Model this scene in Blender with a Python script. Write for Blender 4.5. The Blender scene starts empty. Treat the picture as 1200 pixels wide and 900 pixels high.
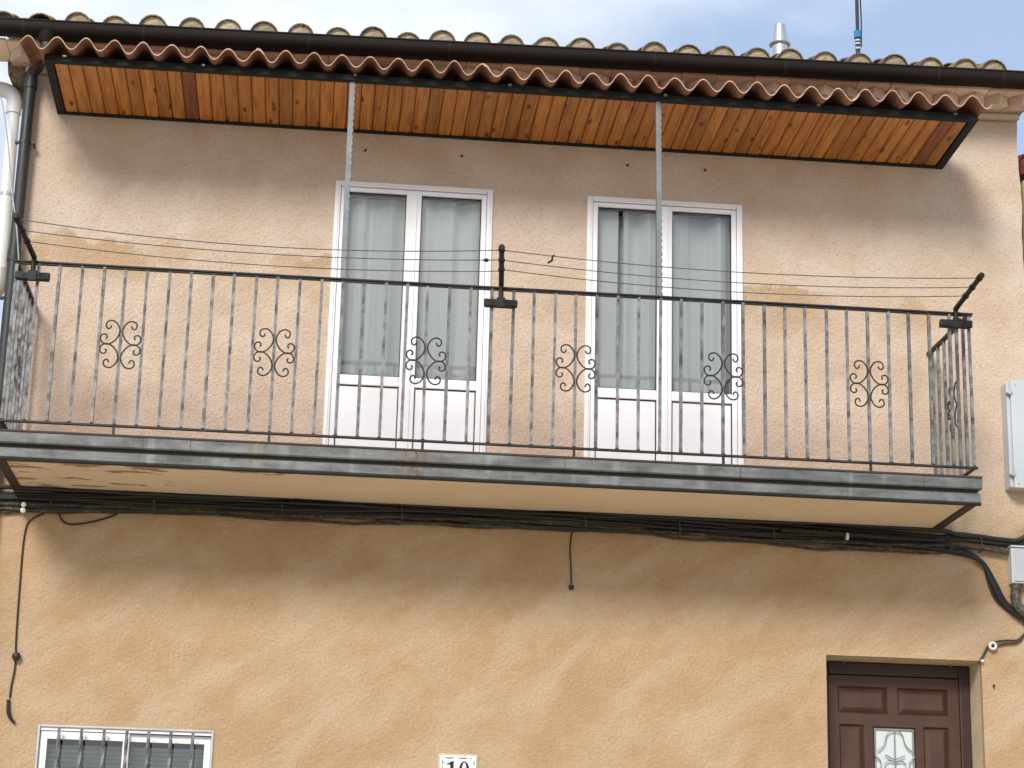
import bpy, bmesh, math, random
from mathutils import Vector, Matrix, noise
R = math.radians
random.seed(7)
scene = bpy.context.scene
col = scene.collection

# ------------------------------------------------------------------ camera
F_PX = 2394.3
CAM = Vector((1.85, -13.355, 0.0805))
FWD = Vector((0.09001, 0.95745, 0.27419)).normalized()
RGT = Vector((0.99462, -0.10062, 0.02484)).normalized()
UPV = RGT.cross(FWD).normalized()
RGT = FWD.cross(UPV).normalized()
cam_d = bpy.data.cameras.new('camera')
cam_d.sensor_width = 36.0
cam_d.lens = F_PX / 1200.0 * 36.0
cam_d.clip_end = 2000
cam = bpy.data.objects.new('camera', cam_d)
cam.matrix_world = Matrix((
    (RGT.x, UPV.x, -FWD.x, CAM.x), (RGT.y, UPV.y, -FWD.y, CAM.y),
    (RGT.z, UPV.z, -FWD.z, CAM.z), (0, 0, 0, 1)))
col.objects.link(cam)
scene.camera = cam

# ------------------------------------------------------------------ light
SUN_TO = Vector((-0.42, -1.0, 0.71)).normalized()
sun_d = bpy.data.lights.new('sun', 'SUN')
sun_d.energy = 2.95
sun_d.angle = R(18)
sun_d.color = (1.0, 0.955, 0.88)
sun = bpy.data.objects.new('sun', sun_d)
sun.rotation_euler = SUN_TO.to_track_quat('Z', 'Y').to_euler()
sun.location = (-6, -14, 12)
col.objects.link(sun)

world = bpy.data.worlds.new('World')
scene.world = world
world.use_nodes = True
nt = world.node_tree
bg = nt.nodes['Background']
sky = nt.nodes.new('ShaderNodeTexSky')
sky.sky_type = 'NISHITA'
sky.sun_disc = False
sky.sun_elevation = math.asin(SUN_TO.z)
sky.sun_rotation = math.atan2(SUN_TO.x, SUN_TO.y)
sky.air_density = 1.0
sky.dust_density = 0.7
sky.ozone_density = 2.0
tc = nt.nodes.new('ShaderNodeTexCoord')
mp = nt.nodes.new('ShaderNodeMapping')
mp.inputs['Scale'].default_value = (1.0, 1.0, 2.2)
mp.inputs['Location'].default_value = (4.08, 8.30, 2.70)
nz = nt.nodes.new('ShaderNodeTexNoise')
nz.inputs['Scale'].default_value = 2.0
nz.inputs['Detail'].default_value = 7
nz.inputs['Roughness'].default_value = 0.55
cr = nt.nodes.new('ShaderNodeValToRGB')
cr.color_ramp.elements[0].position = 0.44
cr.color_ramp.elements[0].color = (0.0, 0.0, 0.0, 1)
cr.color_ramp.elements[1].position = 0.70
cr.color_ramp.elements[1].color = (0.95, 0.95, 0.95, 1)
mx = nt.nodes.new('ShaderNodeMix')
mx.data_type = 'RGBA'
mx.inputs[7].default_value = (11.0, 11.1, 11.3, 1)
L = nt.links.new
L(tc.outputs['Generated'], mp.inputs['Vector'])
L(mp.outputs[0], nz.inputs['Vector'])
L(nz.outputs[0], cr.inputs[0])
L(cr.outputs[0], mx.inputs[0])
veil = nt.nodes.new('ShaderNodeMix')
veil.data_type = 'RGBA'
veil.inputs[0].default_value = 0.52
veil.inputs[7].default_value = (6.2, 7.8, 10.6, 1)
L(sky.outputs[0], veil.inputs[6])
L(veil.outputs[2], mx.inputs[6])
L(mx.outputs[2], bg.inputs['Color'])
bg.inputs['Strength'].default_value = 0.10

scene.view_settings.view_transform = 'Standard'
scene.view_settings.look = 'None'
scene.view_settings.exposure = 0.18
scene.view_settings.gamma = 1.0
scene.view_settings.use_curve_mapping = False
scene.render.engine = 'CYCLES'

# ------------------------------------------------------------------ helpers
def at(x, y, Y):
    """point on the plane at depth Y seen at photo pixel x, y"""
    d = FWD + RGT * ((x - 600) / F_PX) + UPV * ((450 - y) / F_PX)
    return CAM + d * ((Y - CAM.y) / d.y)

WLOC = {}
def attach(o, parent, loc=(0, 0, 0)):
    o.location = loc
    WLOC[o.name] = Vector(loc)
    if parent is not None:
        o.parent = parent
        o.matrix_parent_inverse = Matrix.Translation(-WLOC[parent.name])
    return o

def empty(name, loc, label, cat, group=None):
    o = bpy.data.objects.new(name, None)
    o.empty_display_size = 0.2
    col.objects.link(o)
    attach(o, None, loc)
    return tag(o, label, cat, group)

def tag(o, label=None, cat=None, group=None, kind=None):
    if label: o['label'] = label
    if cat: o['category'] = cat
    if group: o['group'] = group
    if kind: o['kind'] = kind
    return o

def inst(name, mesh, parent, loc=(0, 0, 0), rot=None, scale=None):
    o = bpy.data.objects.new(name, mesh)
    col.objects.link(o)
    attach(o, parent, loc)
    if rot: o.rotation_euler = rot
    if scale: o.scale = scale
    return o

class MB:
    def __init__(self):
        self.v = []; self.f = []
    def add(self, vs, fs):
        n = len(self.v)
        self.v += [tuple(q) for q in vs]
        self.f += [tuple(i + n for i in f) for f in fs]
        return self
    def box(self, x0, x1, y0, y1, z0, z1):
        return self.add([(x0,y0,z0),(x1,y0,z0),(x1,y1,z0),(x0,y1,z0),(x0,y0,z1),(x1,y0,z1),(x1,y1,z1),(x0,y1,z1)],
                        [(0,3,2,1),(4,5,6,7),(0,1,5,4),(1,2,6,5),(2,3,7,6),(3,0,4,7)])
    def tube(self, pts, r, n=8, cap=True):
        pts = [Vector(q) for q in pts]
        rs = r if isinstance(r, (list, tuple)) else [r] * len(pts)
        vs = []; fs = []
        t0 = (pts[1] - pts[0]).normalized()
        ref = Vector((0, 0, 1)) if abs(t0.z) < 0.9 else Vector((0, 1, 0))
        a = t0.cross(ref).normalized()
        for i, q in enumerate(pts):
            t = (pts[min(i+1, len(pts)-1)] - pts[max(i-1, 0)]).normalized()
            a = (a - t * a.dot(t)).normalized()
            b = t.cross(a)
            for k in range(n):
                w = 2 * math.pi * k / n
                vs.append(q + (a * math.cos(w) + b * math.sin(w)) * rs[i])
        for i in range(len(pts) - 1):
            for k in range(n):
                k2 = (k + 1) % n
                fs.append((i*n+k, i*n+k2, (i+1)*n+k2, (i+1)*n+k))
        if cap:
            fs.append(tuple(range(n-1, -1, -1)))
            fs.append(tuple((len(pts)-1)*n + k for k in range(n)))
        return self.add(vs, fs)
    def lathe(self, prof, c, n=20, axis='Z'):
        """prof: list of (r, h)"""
        vs = []; fs = []
        for r, h in prof:
            for k in range(n):
                w = 2*math.pi*k/n
                if axis == 'Z': vs.append((c[0]+r*math.cos(w), c[1]+r*math.sin(w), c[2]+h))
                elif axis == 'Y': vs.append((c[0]+r*math.cos(w), c[1]+h, c[2]+r*math.sin(w)))
                else: vs.append((c[0]+h, c[1]+r*math.cos(w), c[2]+r*math.sin(w)))
        m = len(prof)
        for i in range(m-1):
            for k in range(n):
                k2 = (k+1) % n
                fs.append((i*n+k, i*n+k2, (i+1)*n+k2, (i+1)*n+k))
        fs.append(tuple(range(n-1, -1, -1))); fs.append(tuple((m-1)*n+k for k in range(n)))
        return self.add(vs, fs)
    def prism_x(self, prof, x0, x1, closed=True):
        """prof: list of (y, z), extruded along X"""
        n = len(prof)
        vs = [(x0, y, z) for y, z in prof] + [(x1, y, z) for y, z in prof]
        fs = [(i, (i+1) % n, n+(i+1) % n, n+i) for i in range(n if closed else n-1)]
        if closed: fs += [tuple(range(n-1, -1, -1)), tuple(range(n, 2*n))]
        return self.add(vs, fs)
    def prism_y(self, prof, y0, y1):
        """prof: list of (x, z), extruded along Y"""
        n = len(prof)
        vs = [(x, y0, z) for x, z in prof] + [(x, y1, z) for x, z in prof]
        fs = [(i, (i+1) % n, n+(i+1) % n, n+i) for i in range(n)]
        fs += [tuple(range(n-1, -1, -1)), tuple(range(n, 2*n))]
        return self.add(vs, fs)
    def mesh(self, name, mat, smooth=False):
        me = bpy.data.meshes.new(name)
        me.from_pydata(self.v, [], self.f)
        bm = bmesh.new(); bm.from_mesh(me)
        bmesh.ops.recalc_face_normals(bm, faces=bm.faces)
        bm.to_mesh(me); bm.free()
        if mat: me.materials.append(mat)
        if smooth:
            me.polygons.foreach_set('use_smooth', [True] * len(me.polygons))
            me.set_sharp_from_angle(angle=R(40))
        me.update()
        return me
    def build(self, name, mat, parent=None, bevel=0, smooth=False, seg=2):
        o = inst(name, self.mesh(name, mat, smooth), parent)
        if bevel:
            b = o.modifiers.new('bevel', 'BEVEL')
            b.width = bevel; b.segments = seg; b.limit_method = 'ANGLE'; b.angle_limit = R(40)
        return o

def spline(pts, n=8):
    """Catmull-Rom through pts"""
    P = [Vector(q) for q in pts]
    P = [P[0] * 2 - P[1]] + P + [P[-1] * 2 - P[-2]]
    out = []
    for i in range(1, len(P) - 2):
        for k in range(n):
            t = k / n
            out.append(0.5 * ((2*P[i]) + (P[i+1]-P[i-1])*t + (2*P[i-1]-5*P[i]+4*P[i+1]-P[i+2])*t*t + (3*P[i]-P[i-1]-3*P[i+1]+P[i+2])*t**3))
    out.append(P[-2])
    return out

# ------------------------------------------------------------------ materials
class NT:
    def __init__(self, name):
        self.m = bpy.data.materials.new(name)
        self.m.use_nodes = True
        self.t = self.m.node_tree
        self.b = self.t.nodes['Principled BSDF']
        self._tc = None
    def node(self, typ, **kw):
        n = self.t.nodes.new(typ)
        for k, v in kw.items(): setattr(n, k, v)
        return n
    def link(self, a, b): self.t.links.new(a, b)
    def coord(self, scale=(1, 1, 1), kind='Object', loc=None):
        if self._tc is None: self._tc = self.node('ShaderNodeTexCoord')
        m = self.node('ShaderNodeMapping')
        m.inputs['Scale'].default_value = scale
        if loc is not None:
            if isinstance(loc, tuple): m.inputs['Location'].default_value = loc
            else: self.link(loc, m.inputs['Location'])
        self.link(self._tc.outputs[kind], m.inputs['Vector'])
        return m.outputs[0]
    def noise(self, vec, scale, detail=4, rough=0.55, dist=0.0):
        n = self.node('ShaderNodeTexNoise')
        n.inputs['Scale'].default_value = scale
        n.inputs['Detail'].default_value = detail
        n.inputs['Roughness'].default_value = rough
        n.inputs['Distortion'].default_value = dist
        self.link(vec, n.inputs['Vector'])
        return n.outputs[0]
    def ramp(self, fac, stops):
        n = self.node('ShaderNodeValToRGB')
        e = n.color_ramp.elements
        while len(e) < len(stops): e.new(0.5)
        for el, (p, c) in zip(e, stops):
            el.position = p
            el.color = (c, c, c, 1) if isinstance(c, (int, float)) else (*c, 1)
        self.link(fac, n.inputs[0])
        return n.outputs[0]
    def mix(self, fac, a, b, mode='MIX'):
        n = self.node('ShaderNodeMix', data_type='RGBA', blend_type=mode)
        for s, v in ((n.inputs[0], fac), (n.inputs[6], a), (n.inputs[7], b)):
            if isinstance(v, (int, float)): s.default_value = v
            elif isinstance(v, tuple): s.default_value = (*v, 1)
            else: self.link(v, s)
        return n.outputs[2]
    def math(self, op, a, b=0.0, clamp=False):
        n = self.node('ShaderNodeMath', operation=op, use_clamp=clamp)
        for s, v in ((n.inputs[0], a), (n.inputs[1], b)):
            if isinstance(v, (int, float)): s.default_value = v
            else: self.link(v, s)
        return n.outputs[0]
    def maprange(self, v, a, b, c=0.0, d=1.0, smooth=True):
        n = self.node('ShaderNodeMapRange')
        if smooth: n.interpolation_type = 'SMOOTHSTEP'
        self.link(v, n.inputs[0])
        for i, q in zip((1, 2, 3, 4), (a, b, c, d)): n.inputs[i].default_value = q
        return n.outputs[0]
    def sep(self, vec):
        n = self.node('ShaderNodeSeparateXYZ')
        self.link(vec, n.inputs[0])
        return n.outputs
    def rand(self):
        return self.node('ShaderNodeObjectInfo').outputs['Random']
    def bump(self, h, strength=0.3, dist=0.01):
        n = self.node('ShaderNodeBump')
        n.inputs['Strength'].default_value = strength
        n.inputs['Distance'].default_value = dist
        self.link(h, n.inputs['Height'])
        self.link(n.outputs[0], self.b.inputs['Normal'])
    def set(self, color=None, rough=None, metal=None, spec=None):
        for k, v in (('Base Color', color), ('Roughness', rough), ('Metallic', metal), ('Specular IOR Level', spec)):
            if v is None: continue
            s = self.b.inputs[k]
            if isinstance(v, tuple): s.default_value = (*v, 1)
            elif isinstance(v, (int, float)): s.default_value = v
            else: self.link(v, s)
        return self.m

def mat_plain(name, c, rough=0.6, var=0.25, scale=14, bump=0.15, metal=0.0, dark=None, bd=0.004, spec=0.5):
    m = NT(name)
    v = m.coord()
    n = m.noise(v, scale, 6)
    c2 = dark or tuple(q * (1 - var) for q in c)
    cc = m.mix(m.ramp(n, [(0.32, 0.0), (0.68, 1.0)]), c2, c)
    n2 = m.noise(v, scale * 7, 4)
    m.bump(n2, bump, bd)
    return m.set(cc, m.maprange(n, 0.2, 0.8, rough - 0.08, min(1, rough + 0.1)), metal, spec)

def mat_stucco():
    m = NT('stucco')
    v = m.coord()
    x, y, z = m.sep(v)
    big = m.noise(m.coord((1, 1, 1.2), loc=(3, 1, 7)), 1.1, 4, 0.6)
    mid = m.noise(m.coord((1, 1, 1), loc=(9, 2, 3)), 3.6, 5, 0.62, 0.4)
    fine = m.noise(v, 46, 4, 0.66, 0.3)
    mm = m.math('ADD', m.math('MULTIPLY', mid, 0.6), m.math('MULTIPLY', big, 0.4))
    # lower storey ochre, upper storey paler, greyest above the damp line
    up = m.maprange(m.math('ADD', z, m.math('MULTIPLY', big, 0.5)), 3.15, 3.75)
    low_c = m.mix(m.ramp(mm, [(0.36, 0.0), (0.52, 0.55), (0.62, 1.0)]), (0.430, 0.278, 0.148), (0.510, 0.362, 0.222))
    upp_c = m.mix(m.ramp(mm, [(0.36, 0.0), (0.62, 1.0)]), (0.56, 0.425, 0.315), (0.68, 0.555, 0.440))
    top_c = m.mix(m.ramp(mm, [(0.36, 0.0), (0.62, 1.0)]), (0.560, 0.425, 0.315), (0.64, 0.53, 0.43))
    # pale slanting wash marks on the lower storey
    mpn = m.node('ShaderNodeMapping')
    mpr = m.node('ShaderNodeMapping')
    mpr.inputs['Rotation'].default_value = (0, R(36), 0)
    m.link(v, mpr.inputs['Vector'])
    mpn.inputs['Scale'].default_value = (0.75, 1.0, 2.1)
    m.link(mpr.outputs[0], mpn.inputs['Vector'])
    wash = m.noise(mpn.outputs[0], 1.7, 4, 0.6, 0.3)
    low_c = m.mix(m.ramp(wash, [(0.46, 0.0), (0.66, 0.65)]), low_c, (0.555, 0.425, 0.295))
    low_c = m.mix(m.ramp(wash, [(0.30, 0.45), (0.44, 0.0)]), low_c, (0.43, 0.27, 0.14))
    c = m.mix(up, low_c, upp_c)
    # damp tide mark: crisp uneven upper edge, fading downwards
    tn = m.noise(m.coord((0.75, 1, 0.15), loc=(1.7, 0, 0)), 1.0, 2, 0.5)
    h = m.math('ADD', m.math('MULTIPLY', tn, 1.0), m.math('MULTIPLY', mid, 0.50))
    lump = m.maprange(m.math('ABSOLUTE', m.math('SUBTRACT', x, 4.88)), 0.02, 0.55, 1.0, 0.0)
    h = m.math('ADD', h, m.math('MULTIPLY', lump, 0.16))
    d = m.math('SUBTRACT', m.math('ADD', h, 3.93), z)
    c = m.mix(m.maprange(d, -0.02, 0.06, 1.0, 0.0), c, top_c)
    edge = m.maprange(d, -0.012, 0.03)
    fade = m.maprange(d, 0.03, 0.42, 1.0, 0.10)
    patch = m.math('ADD', m.ramp(big, [(0.40, 0.10), (0.58, 1.0)]), lump, True)
    st = m.math('MULTIPLY', m.math('MULTIPLY', edge, fade), patch)
    c = m.mix(m.math('MULTIPLY', st, 0.85), c, (0.47, 0.315, 0.175))
    c = m.mix(m.ramp(fine, [(0.30, 0.50), (0.46, 0.0)]), c, (0.37, 0.255, 0.165))
    c = m.mix(m.ramp(fine, [(0.58, 0.0), (0.76, 0.30)]), c, (0.76, 0.64, 0.50))
    n2 = m.noise(v, 90, 2, 0.6)
    hh = m.math('ADD', m.math('MULTIPLY', fine, 1.2), m.math('MULTIPLY', n2, 0.25))
    hh = m.math('ADD', hh, m.math('MULTIPLY', mid, 0.9))
    m.bump(hh, 0.75, 0.016)
    return m.set(c, 0.93, spec=0.2)

def mat_pine(name, a, b):
    m = NT(name)
    r = m.rand()
    off = m.node('ShaderNodeCombineXYZ')
    m.link(m.math('MULTIPLY', r, 37.0), off.inputs[0]); m.link(m.math('MULTIPLY', r, 91.0), off.inputs[1])
    v = m.coord((1, 1, 1), loc=off.outputs[0])
    vs = m.coord((34, 1.6, 34), loc=off.outputs[0])
    g = m.noise(vs, 1.0, 6, 0.6, 1.2)
    c = m.mix(m.ramp(g, [(0.38, 0.0), (0.56, 1.0)]), b, a)
    # knots
    vo = m.node('ShaderNodeTexVoronoi')
    vo.inputs['Scale'].default_value = 1.0
    m.link(m.coord((11, 3.6, 1), loc=off.outputs[0]), vo.inputs['Vector'])
    c = m.mix(m.ramp(vo.outputs[0], [(0.09, 0.95), (0.20, 0.0)]), c, (0.085, 0.018, 0.004))
    tint = m.ramp(r, [(0.0, 0.70), (0.35, 0.92), (0.7, 1.0), (1.0, 1.12)])
    c = m.mix(1.0, c, tint, 'MULTIPLY')
    m.bump(g, 0.12, 0.003)
    return m.set(c, 0.42)

def mat_iron(name, dark, light, lo=0.36, hi=0.60):
    m = NT(name)
    r = m.rand()
    off = m.node('ShaderNodeCombineXYZ')
    m.link(m.math('MULTIPLY', r, 53.0), off.inputs[2])
    v = m.coord((1, 1, 1), loc=off.outputs[0])
    n = m.noise(v, 9, 6, 0.65)
    n2 = m.noise(v, 90, 4, 0.6)
    c = m.mix(m.ramp(n, [(lo, 0.0), (hi, 1.0)]), dark, light)
    c = m.mix(m.ramp(n2, [(0.60, 0.0), (0.72, 0.5)]), c, (0.07, 0.045, 0.03))
    m.bump(n2, 0.3, 0.003)
    return m.set(c, 0.55, 0.25)

def mat_fascia():
    m = NT('weathered_steel')
    v = m.coord()
    n = m.noise(m.coord((3.0, 3, 10)), 1.2, 6, 0.62)
    c = m.mix(m.ramp(n, [(0.30, 0.0), (0.70, 1.0)]), (0.075, 0.078, 0.075), (0.21, 0.215, 0.21))
    drip = m.noise(m.coord((9.0, 2, 0.9), loc=(2.4, 0, 0)), 1.0, 5, 0.6)
    c = m.mix(m.ramp(drip, [(0.55, 0.0), (0.70, 0.45)]), c, (0.33, 0.33, 0.31))
    x, y, z = m.sep(v)
    # rust below the railing feet, strongest at one of them
    d1 = m.math('ABSOLUTE', m.math('SUBTRACT', x, 2.43))
    nn = m.noise(m.coord((30, 6, 9)), 1.0, 5, 0.65)
    rm = m.math('MULTIPLY', m.maprange(d1, 0.03, 0.22, 1.0, 0.0), m.ramp(nn, [(0.42, 0.0), (0.60, 1.0)]))
    c = m.mix(m.math('MULTIPLY', rm, 0.85), c, (0.12, 0.055, 0.025))
    d2 = m.math('ABSOLUTE', m.math('SUBTRACT', x, 1.47))
    rm2 = m.math('MULTIPLY', m.maprange(d2, 0.02, 0.12, 1.0, 0.0), m.ramp(nn, [(0.45, 0.0), (0.60, 0.8)]))
    c = m.mix(rm2, c, (0.16, 0.11, 0.03))
    sp = m.noise(m.coord((9, 5, 7), loc=(4, 4, 1)), 1.3, 6, 0.72, 0.5)
    c = m.mix(m.ramp(sp, [(0.56, 0.0), (0.68, 0.65)]), c, (0.065, 0.064, 0.052))
    m.bump(m.math('ADD', n, sp), 0.25, 0.006)
    return m.set(c, 0.55, 0.35)

def mat_soffit():
    m = NT('soffit_plaster')
    v = m.coord()
    x, y, z = m.sep(v)
    n = m.noise(m.coord((2.0, 6.5, 1)), 1.6, 5, 0.62)
    big = m.noise(v, 2.0, 4)
    c = m.mix(m.ramp(big, [(0.3, 0.0), (0.7, 1.0)]), (0.68, 0.565, 0.41), (0.75, 0.635, 0.47))
    # paint flaking off near the front edge, mostly at the left-hand end
    e = m.math('ADD', m.maprange(y, -0.88, -0.66, 0.30, 0.0), m.maprange(x, 0.1, 2.8, 0.118, -0.14, False))
    fl = m.math('ADD', n, e)
    mask = m.ramp(fl, [(0.655, 0.0), (0.675, 1.0)])
    c = m.mix(mask, c, (0.36, 0.22, 0.12))
    rim = m.ramp(fl, [(0.635, 0.0), (0.65, 0.8), (0.66, 0.0)])
    c = m.mix(rim, c, (0.78, 0.70, 0.56))
    m.bump(m.math('SUBTRACT', 1.0, mask), 0.6, 0.006)
    return m.set(c, 0.85)

def mat_clay(name, a, b, lichen=None, amt=0.5):
    m = NT(name)
    r = m.rand()
    off = m.node('ShaderNodeCombineXYZ')
    m.link(m.math('MULTIPLY', r, 41.0), off.inputs[0]); m.link(m.math('MULTIPLY', r, 13.0), off.inputs[2])
    v = m.coord((1, 1, 1), loc=off.outputs[0])
    n = m.noise(v, 7, 6, 0.65)
    c = m.mix(m.ramp(n, [(0.32, 0.0), (0.68, 1.0)]), a, b)
    n2 = m.noise(v, 34, 5, 0.65)
    if lichen:
        c = m.mix(m.ramp(n2, [(0.50, 0.0), (0.62, amt)]), c, lichen)
    c = m.mix(m.ramp(m.noise(v, 17, 4), [(0.60, 0.0), (0.75, 0.55)]), c, tuple(q * 0.35 for q in a))
    c = m.mix(1.0, c, m.ramp(r, [(0.0, 0.78), (1.0, 1.15)]), 'MULTIPLY')
    m.bump(n2, 0.45, 0.006)
    return m.set(c, 0.88, spec=0.25)

def mat_glass():
    m = NT('window_glass')
    t = m.t
    t.nodes.remove(m.b)
    out = t.nodes['Material Output']
    tr = m.node('ShaderNodeBsdfTransparent'); tr.inputs[0].default_value = (0.965, 0.98, 0.975, 1)
    gl = m.node('ShaderNodeBsdfGlossy'); gl.inputs['Roughness'].default_value = 0.015
    gl.inputs[0].default_value = (1.0, 0.97, 0.92, 1)
    fr = m.node('ShaderNodeFresnel'); fr.inputs[0].default_value = 1.64
    bp = m.node('ShaderNodeBump'); bp.inputs['Strength'].default_value = 0.04; bp.inputs['Distance'].default_value = 0.02
    n = m.noise(m.coord(), 2.5, 2); m.link(n, bp.inputs['Height'])
    m.link(bp.outputs[0], gl.inputs['Normal'])
    ms = m.node('ShaderNodeMixShader')
    m.link(fr.outputs[0], ms.inputs[0]); m.link(tr.outputs[0], ms.inputs[1]); m.link(gl.outputs[0], ms.inputs[2])
    m.link(ms.outputs[0], out.inputs['Surface'])
    return m.m

def mat_curtain():
    m = NT('sheer_fabric')
    v = m.coord((300, 300, 300))
    c = m.mix(m.noise(m.coord(), 3, 3), (0.68, 0.685, 0.68), (0.77, 0.775, 0.77))
    m.b.inputs['Transmission Weight'].default_value = 0.0
    m.b.inputs['Sheen Weight'].default_value = 0.2
    return m.set(c, 0.9)

M = dict(
    stucco=mat_stucco(),
    reveal=mat_plain('cream_render', (0.62, 0.52, 0.36), 0.85, 0.15, 5, 0.2),
    sidewall=mat_plain('side_render', (0.45, 0.32, 0.21), 0.9, 0.3, 3, 0.4),
    pine=mat_pine('varnished_pine', (0.55, 0.238, 0.046), (0.36, 0.120, 0.018)),
    pine_dark=mat_pine('dark_pine', (0.26, 0.085, 0.022), (0.16, 0.042, 0.010)),
    black=mat_iron('black_iron', (0.012, 0.012, 0.012), (0.035, 0.035, 0.034), 0.4, 0.7),
    arm=mat_iron('arm_iron', (0.006, 0.006, 0.006), (0.020, 0.020, 0.020), 0.45, 0.75),
    bar=mat_iron('grey_iron', (0.045, 0.045, 0.045), (0.23, 0.23, 0.225), 0.36, 0.58),
    post=mat_iron('galvanised_angle', (0.13, 0.14, 0.142), (0.21, 0.22, 0.225), 0.3, 0.7),
    frame=mat_plain('dark_green_grey_steel', (0.015, 0.018, 0.017), 0.6, 0.4, 5, 0.2, spec=0.2),
    fascia=mat_fascia(), soffit=mat_soffit(),
    rustbeam=mat_plain('brown_primer_steel', (0.055, 0.035, 0.026), 0.7, 0.4, 9, 0.3),
    concrete=mat_plain('concrete', (0.33, 0.31, 0.28), 0.9, 0.3, 6, 0.4),
    gutter=mat_plain('dark_brown_aluminium', (0.017, 0.012, 0.010), 0.62, 0.35, 3, 0.05, 0.0, spec=0.15),
    gutter_clip=mat_plain('gutter_joint', (0.022, 0.018, 0.016), 0.6, 0.3, 6, 0.1, spec=0.15),
    pipe=mat_plain('charcoal_pipe', (0.028, 0.031, 0.032), 0.5, 0.4, 4, 0.08),
    pvc=mat_plain('white_plastic', (0.74, 0.76, 0.77), 0.45, 0.12, 3, 0.05),
    upvc=mat_plain('white_upvc', (0.84, 0.85, 0.85), 0.35, 0.06, 2, 0.02),
    gasket=mat_plain('black_rubber', (0.012, 0.013, 0.013), 0.7, 0.3, 9, 0.1),
    tile=mat_clay('old_curved_tile', (0.17, 0.12, 0.075), (0.34, 0.25, 0.16), (0.10, 0.095, 0.07), 0.75),
    mortar=mat_clay('lime_mortar', (0.42, 0.33, 0.21), (0.60, 0.49, 0.34), (0.20, 0.15, 0.09), 0.4),
    sheet=mat_clay('terracotta_sheet', (0.25, 0.120, 0.076), (0.34, 0.175, 0.115), (0.45, 0.31, 0.23), 0.3),
    sheet_edge=mat_clay('broken_clay_edge', (0.50, 0.30, 0.21), (0.62, 0.42, 0.31)),
    brick=mat_clay('pale_brick', (0.74, 0.55, 0.41), (0.84, 0.70, 0.58), (0.86, 0.80, 0.72), 0.5),
    redtile=mat_clay('red_clay', (0.24, 0.07, 0.045), (0.36, 0.12, 0.075)),
    stone=mat_clay('rough_corbel', (0.10, 0.065, 0.04), (0.26, 0.18, 0.11), (0.04, 0.03, 0.02), 0.7),
    glass=mat_glass(), curtain=mat_curtain(),
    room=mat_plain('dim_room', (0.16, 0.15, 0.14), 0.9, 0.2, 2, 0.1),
    doorwood=mat_plain('brown_door_paint', (0.075, 0.031, 0.016), 0.5, 0.3, 6, 0.12, dark=(0.052, 0.022, 0.011)),
    doorframe=mat_plain('dark_frame_wood', (0.045, 0.020, 0.014), 0.5, 0.35, 7, 0.15),
    lead=mat_plain('grey_scrollwork', (0.30, 0.31, 0.31), 0.4, 0.2, 8, 0.1, 0.5),
    frosted=mat_plain('frosted_glass', (0.62, 0.68, 0.67), 0.22, 0.1, 3, 0.15),
    alu=mat_plain('grey_aluminium', (0.52, 0.53, 0.53), 0.4, 0.2, 4, 0.05, 0.3),
    blind=mat_plain('grey_blind', (0.46, 0.47, 0.46), 0.6, 0.2, 6, 0.1),
    plaque=mat_plain('glazed_tile', (0.82, 0.82, 0.80), 0.2, 0.06, 9, 0.05),
    ink=mat_plain('black_glaze', (0.010, 0.010, 0.012), 0.3, 0.2, 9, 0.02),
    blueink=mat_plain('blue_grey_glaze', (0.16, 0.20, 0.28), 0.3, 0.4, 60, 0.02),
    cable=mat_plain('black_cable', (0.014, 0.014, 0.014), 0.5, 0.4, 12, 0.1),
    dusty=mat_clay('dusty_cable', (0.040, 0.034, 0.028), (0.085, 0.072, 0.058), (0.20, 0.17, 0.13), 0.6),
    thin=mat_plain('brown_wire', (0.035, 0.022, 0.016), 0.6, 0.3, 12, 0.05),
    line=mat_plain('grey_line', (0.10, 0.10, 0.10), 0.6, 0.3, 12, 0.05),
    box=mat_plain('light_grey_cabinet', (0.52, 0.56, 0.58), 0.45, 0.12, 3, 0.05),
    ceramic=mat_plain('white_ceramic', (0.78, 0.76, 0.70), 0.25, 0.1, 20, 0.05),
    steel=mat_plain('stainless_flue', (0.66, 0.67, 0.68), 0.28, 0.1, 4, 0.02, 0.9),
    blue=mat_plain('blue_clamp', (0.02, 0.22, 0.45), 0.4, 0.2, 9, 0.05),
    yellow=mat_plain('yellow_render', (0.62, 0.50, 0.26), 0.9, 0.2, 4, 0.3),
    paving=mat_plain('street_concrete', (0.48, 0.39, 0.285), 0.9, 0.2, 1.5, 0.3),
    kerb=mat_plain('pavement_concrete', (0.56, 0.46, 0.34), 0.9, 0.2, 2.0, 0.3),
)

# ------------------------------------------------------------------ ground
XS = [-400, -60, -20, -8, 0, 8, 20, 60, 400]
prof = [(-400, -1.72), (-40, -1.72), (-16, -1.70), (-14, -1.58), (-1.7, -0.13), (6, -0.13), (400, -0.13)]
vs = [(x, y, z) for y, z in prof for x in XS]
fs = [(j*9+i, j*9+i+1, (j+1)*9+i+1, (j+1)*9+i) for j in range(len(prof)-1) for i in range(8)]
tag(MB().add(vs, fs).build('street', M['paving']), kind='structure')
pv = MB().box(-30, 30, -1.60, -0.003, -0.30, 0.0)
tag(pv.build('pavement', M['kerb'], bevel=0.02), kind='structure')

# ------------------------------------------------------------------ the house
house = empty('house', (3.2, 0, 0), 'tan stucco two-storey house with iron balcony, white balcony doors and curved tile roof', 'house')
XL, XR = -0.337, 6.747
S = 0.137
Z_SLAB = 3.17
D1 = (1.838, 2.938, 3.19, 5.310)
D2 = (3.604, 4.709, 3.19, 5.307)
FD = (5.2606, 6.3258, 0.0, 2.1375)
GW = (0.131, 1.2433, 0.45, 1.4895)
OPEN = [D1, D2, FD, GW]

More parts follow.
